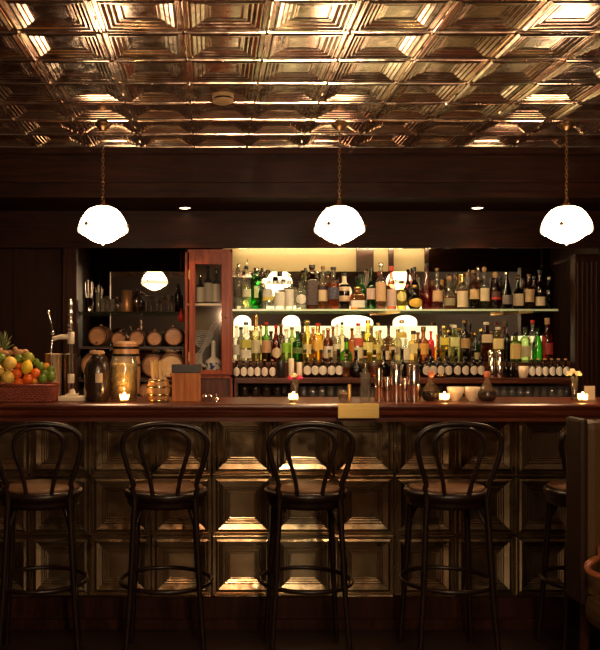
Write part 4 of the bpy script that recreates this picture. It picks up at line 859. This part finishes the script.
tanp = plain('tan_plastic', (.5, .3, .13), .45); lath('base', [(.04, -.012), (.05, -.012), (.05, -.026), (.046, -.028)], tanp, t, 26); lath('vent_ring', [(.044, -.0285), (.044, -.036)], 'black', t, 26); lath('cap', [(.048, -.0365), (.048, -.046), (.03, -.054), (.001, -.055)], tanp, t, 26)

# ------------------------------------------------------------------ bar stools
def stool(px, Y, rz, d):
    t = thing('bar_stool', (X(px, Y), Y, 0), d, 'bar stool', 'bentwood bar stools', rz); SH = .765
    lath('seat_ring', [(.15, SH-.07), (.172, SH-.068), (.178, SH-.05), (.176, SH-.036), (.186, SH-.032), (.19, SH-.012), (.186, SH), (.172, SH+.004)], 'bent', t, 36)
    lath('seat_pad', [(.17, SH+.0045), (.172, SH+.009), (.165, SH+.016), (.12, SH+.022), (.0, SH+.024)], 'seat', t, 36, close=False)
    r = .0115
    hoop = spline([(-.13, -.172, SH-.02), (-.148, -.185, SH+.06), (-.178, -.2, SH+.15), (-.193, -.208, SH+.22), (-.178, -.213, SH+.266), (-.12, -.216, SH+.3), (0, -.218, SH+.314),
                   (.12, -.216, SH+.3), (.178, -.213, SH+.266), (.193, -.208, SH+.22), (.178, -.2, SH+.15), (.148, -.185, SH+.06), (.13, -.172, SH-.02)], 6)
    hoop = [Vector((p.x*(.94 if p.z > SH+.03 else 1), p.y, p.z)) for p in hoop]; MB().tube(hoop, r, 10).build('back_hoop', 'bent', t)
    inner = spline([(-.056, -.17, SH-.005), (-.07, -.182, SH+.07), (-.097, -.197, SH+.16), (-.112, -.203, SH+.22), (-.1, -.207, SH+.258), (-.06, -.209, SH+.286), (0, -.21, SH+.295),
                    (.06, -.209, SH+.286), (.1, -.207, SH+.258), (.112, -.203, SH+.22), (.097, -.197, SH+.16), (.07, -.182, SH+.07), (.056, -.17, SH-.005)], 6)
    inner = [Vector((p.x*.94, p.y, p.z)) for p in inner]; MB().tube(inner, r*.85, 10).build('inner_hoop', 'bent', t)
    for s in (-1, 1):
        MB().tube(spline([(s*.13, -.172, SH-.02), (s*.138, -.175, .6), (s*.15, -.19, .35), (s*.175, -.215, 0)]), [.0135]*12+[.0125]*6+[.011], 10).build('leg', 'bent', t)
        MB().tube(spline([(s*.125, .12, SH-.025), (s*.135, .135, .6), (s*.148, .155, .35), (s*.17, .185, 0)]), [.016]*6+[.0145]*6+[.0125]*6+[.011], 10).build('leg', 'bent', t)
        MB().tube(spline([(s*.128, .118, SH-.15), (s*.1, .06, SH-.06), (s*.09, -.02, SH-.035), (s*.1, -.1, SH-.06), (s*.133, -.168, SH-.15)]), .008, 8).build('knee_brace', 'bent', t)
    MB().tube([(.205*math.cos(2*PI*q/40), -.015+.205*math.sin(2*PI*q/40), .355) for q in range(40)], .0105, 8, closed=True).build('foot_ring', 'bent', t)
stool(41, 3.86, .15, 'leftmost bentwood stool, before the fruit basket'); stool(166, 3.86, .03, 'second bentwood stool from left, before the barrel cup')
stool(305.5, 3.86, .0, 'third bentwood stool from left, before the centre candle'); stool(446, 3.86, 0, 'fourth bentwood stool from left, before the cream bowls'); stool(588, 3.86, -.1, 'rightmost bentwood stool, half hidden by the leather chair')

# leather armchair, right foreground
ch = thing('leather_armchair', (1.69, 3.2, 0), 'olive leather chair with curved wooden arm at the right edge', 'armchair')
MB().box(-.25, .25, .06, .17, .45, 1.125, .03).build('backrest', 'leather', ch)
dark_hide = plain('dark_hide', (.016, .007, .004), .5, spec=.15)
for s_ in (-1, 1):
    MB().box(s_*.264-.016, s_*.264+.016, .05, .19, .42, 1.135, .014).build('back_frame', dark_hide, ch)
MB().box(-.27, .27, -.4, .06, .36, .47, .04).build('seat_cushion', 'leather', ch)
arm_wood = wood('orange_arm', (.16, .045, .016), (.26, .08, .028), 5, 'X', .35, .1)
for s_ in (-1, 1):
    MB().tube(spline([(s_*.2, .06, .64), (s_*.27, -.1, .645), (s_*.335, -.19, .657), (s_*.364, -.2, .64), (s_*.352, -.2, .615), (s_*.29, -.19, .585), (s_*.2, -.15, .5), (s_*.18, -.12, .44)]), .012, 10).build('arm', arm_wood, ch)
    for y in (-.34, .13): MB().tube([(s_*.22, y, .4), (s_*.24, y*1.05, 0)], [.022, .015], 10).build('leg', 'darkwood', ch)
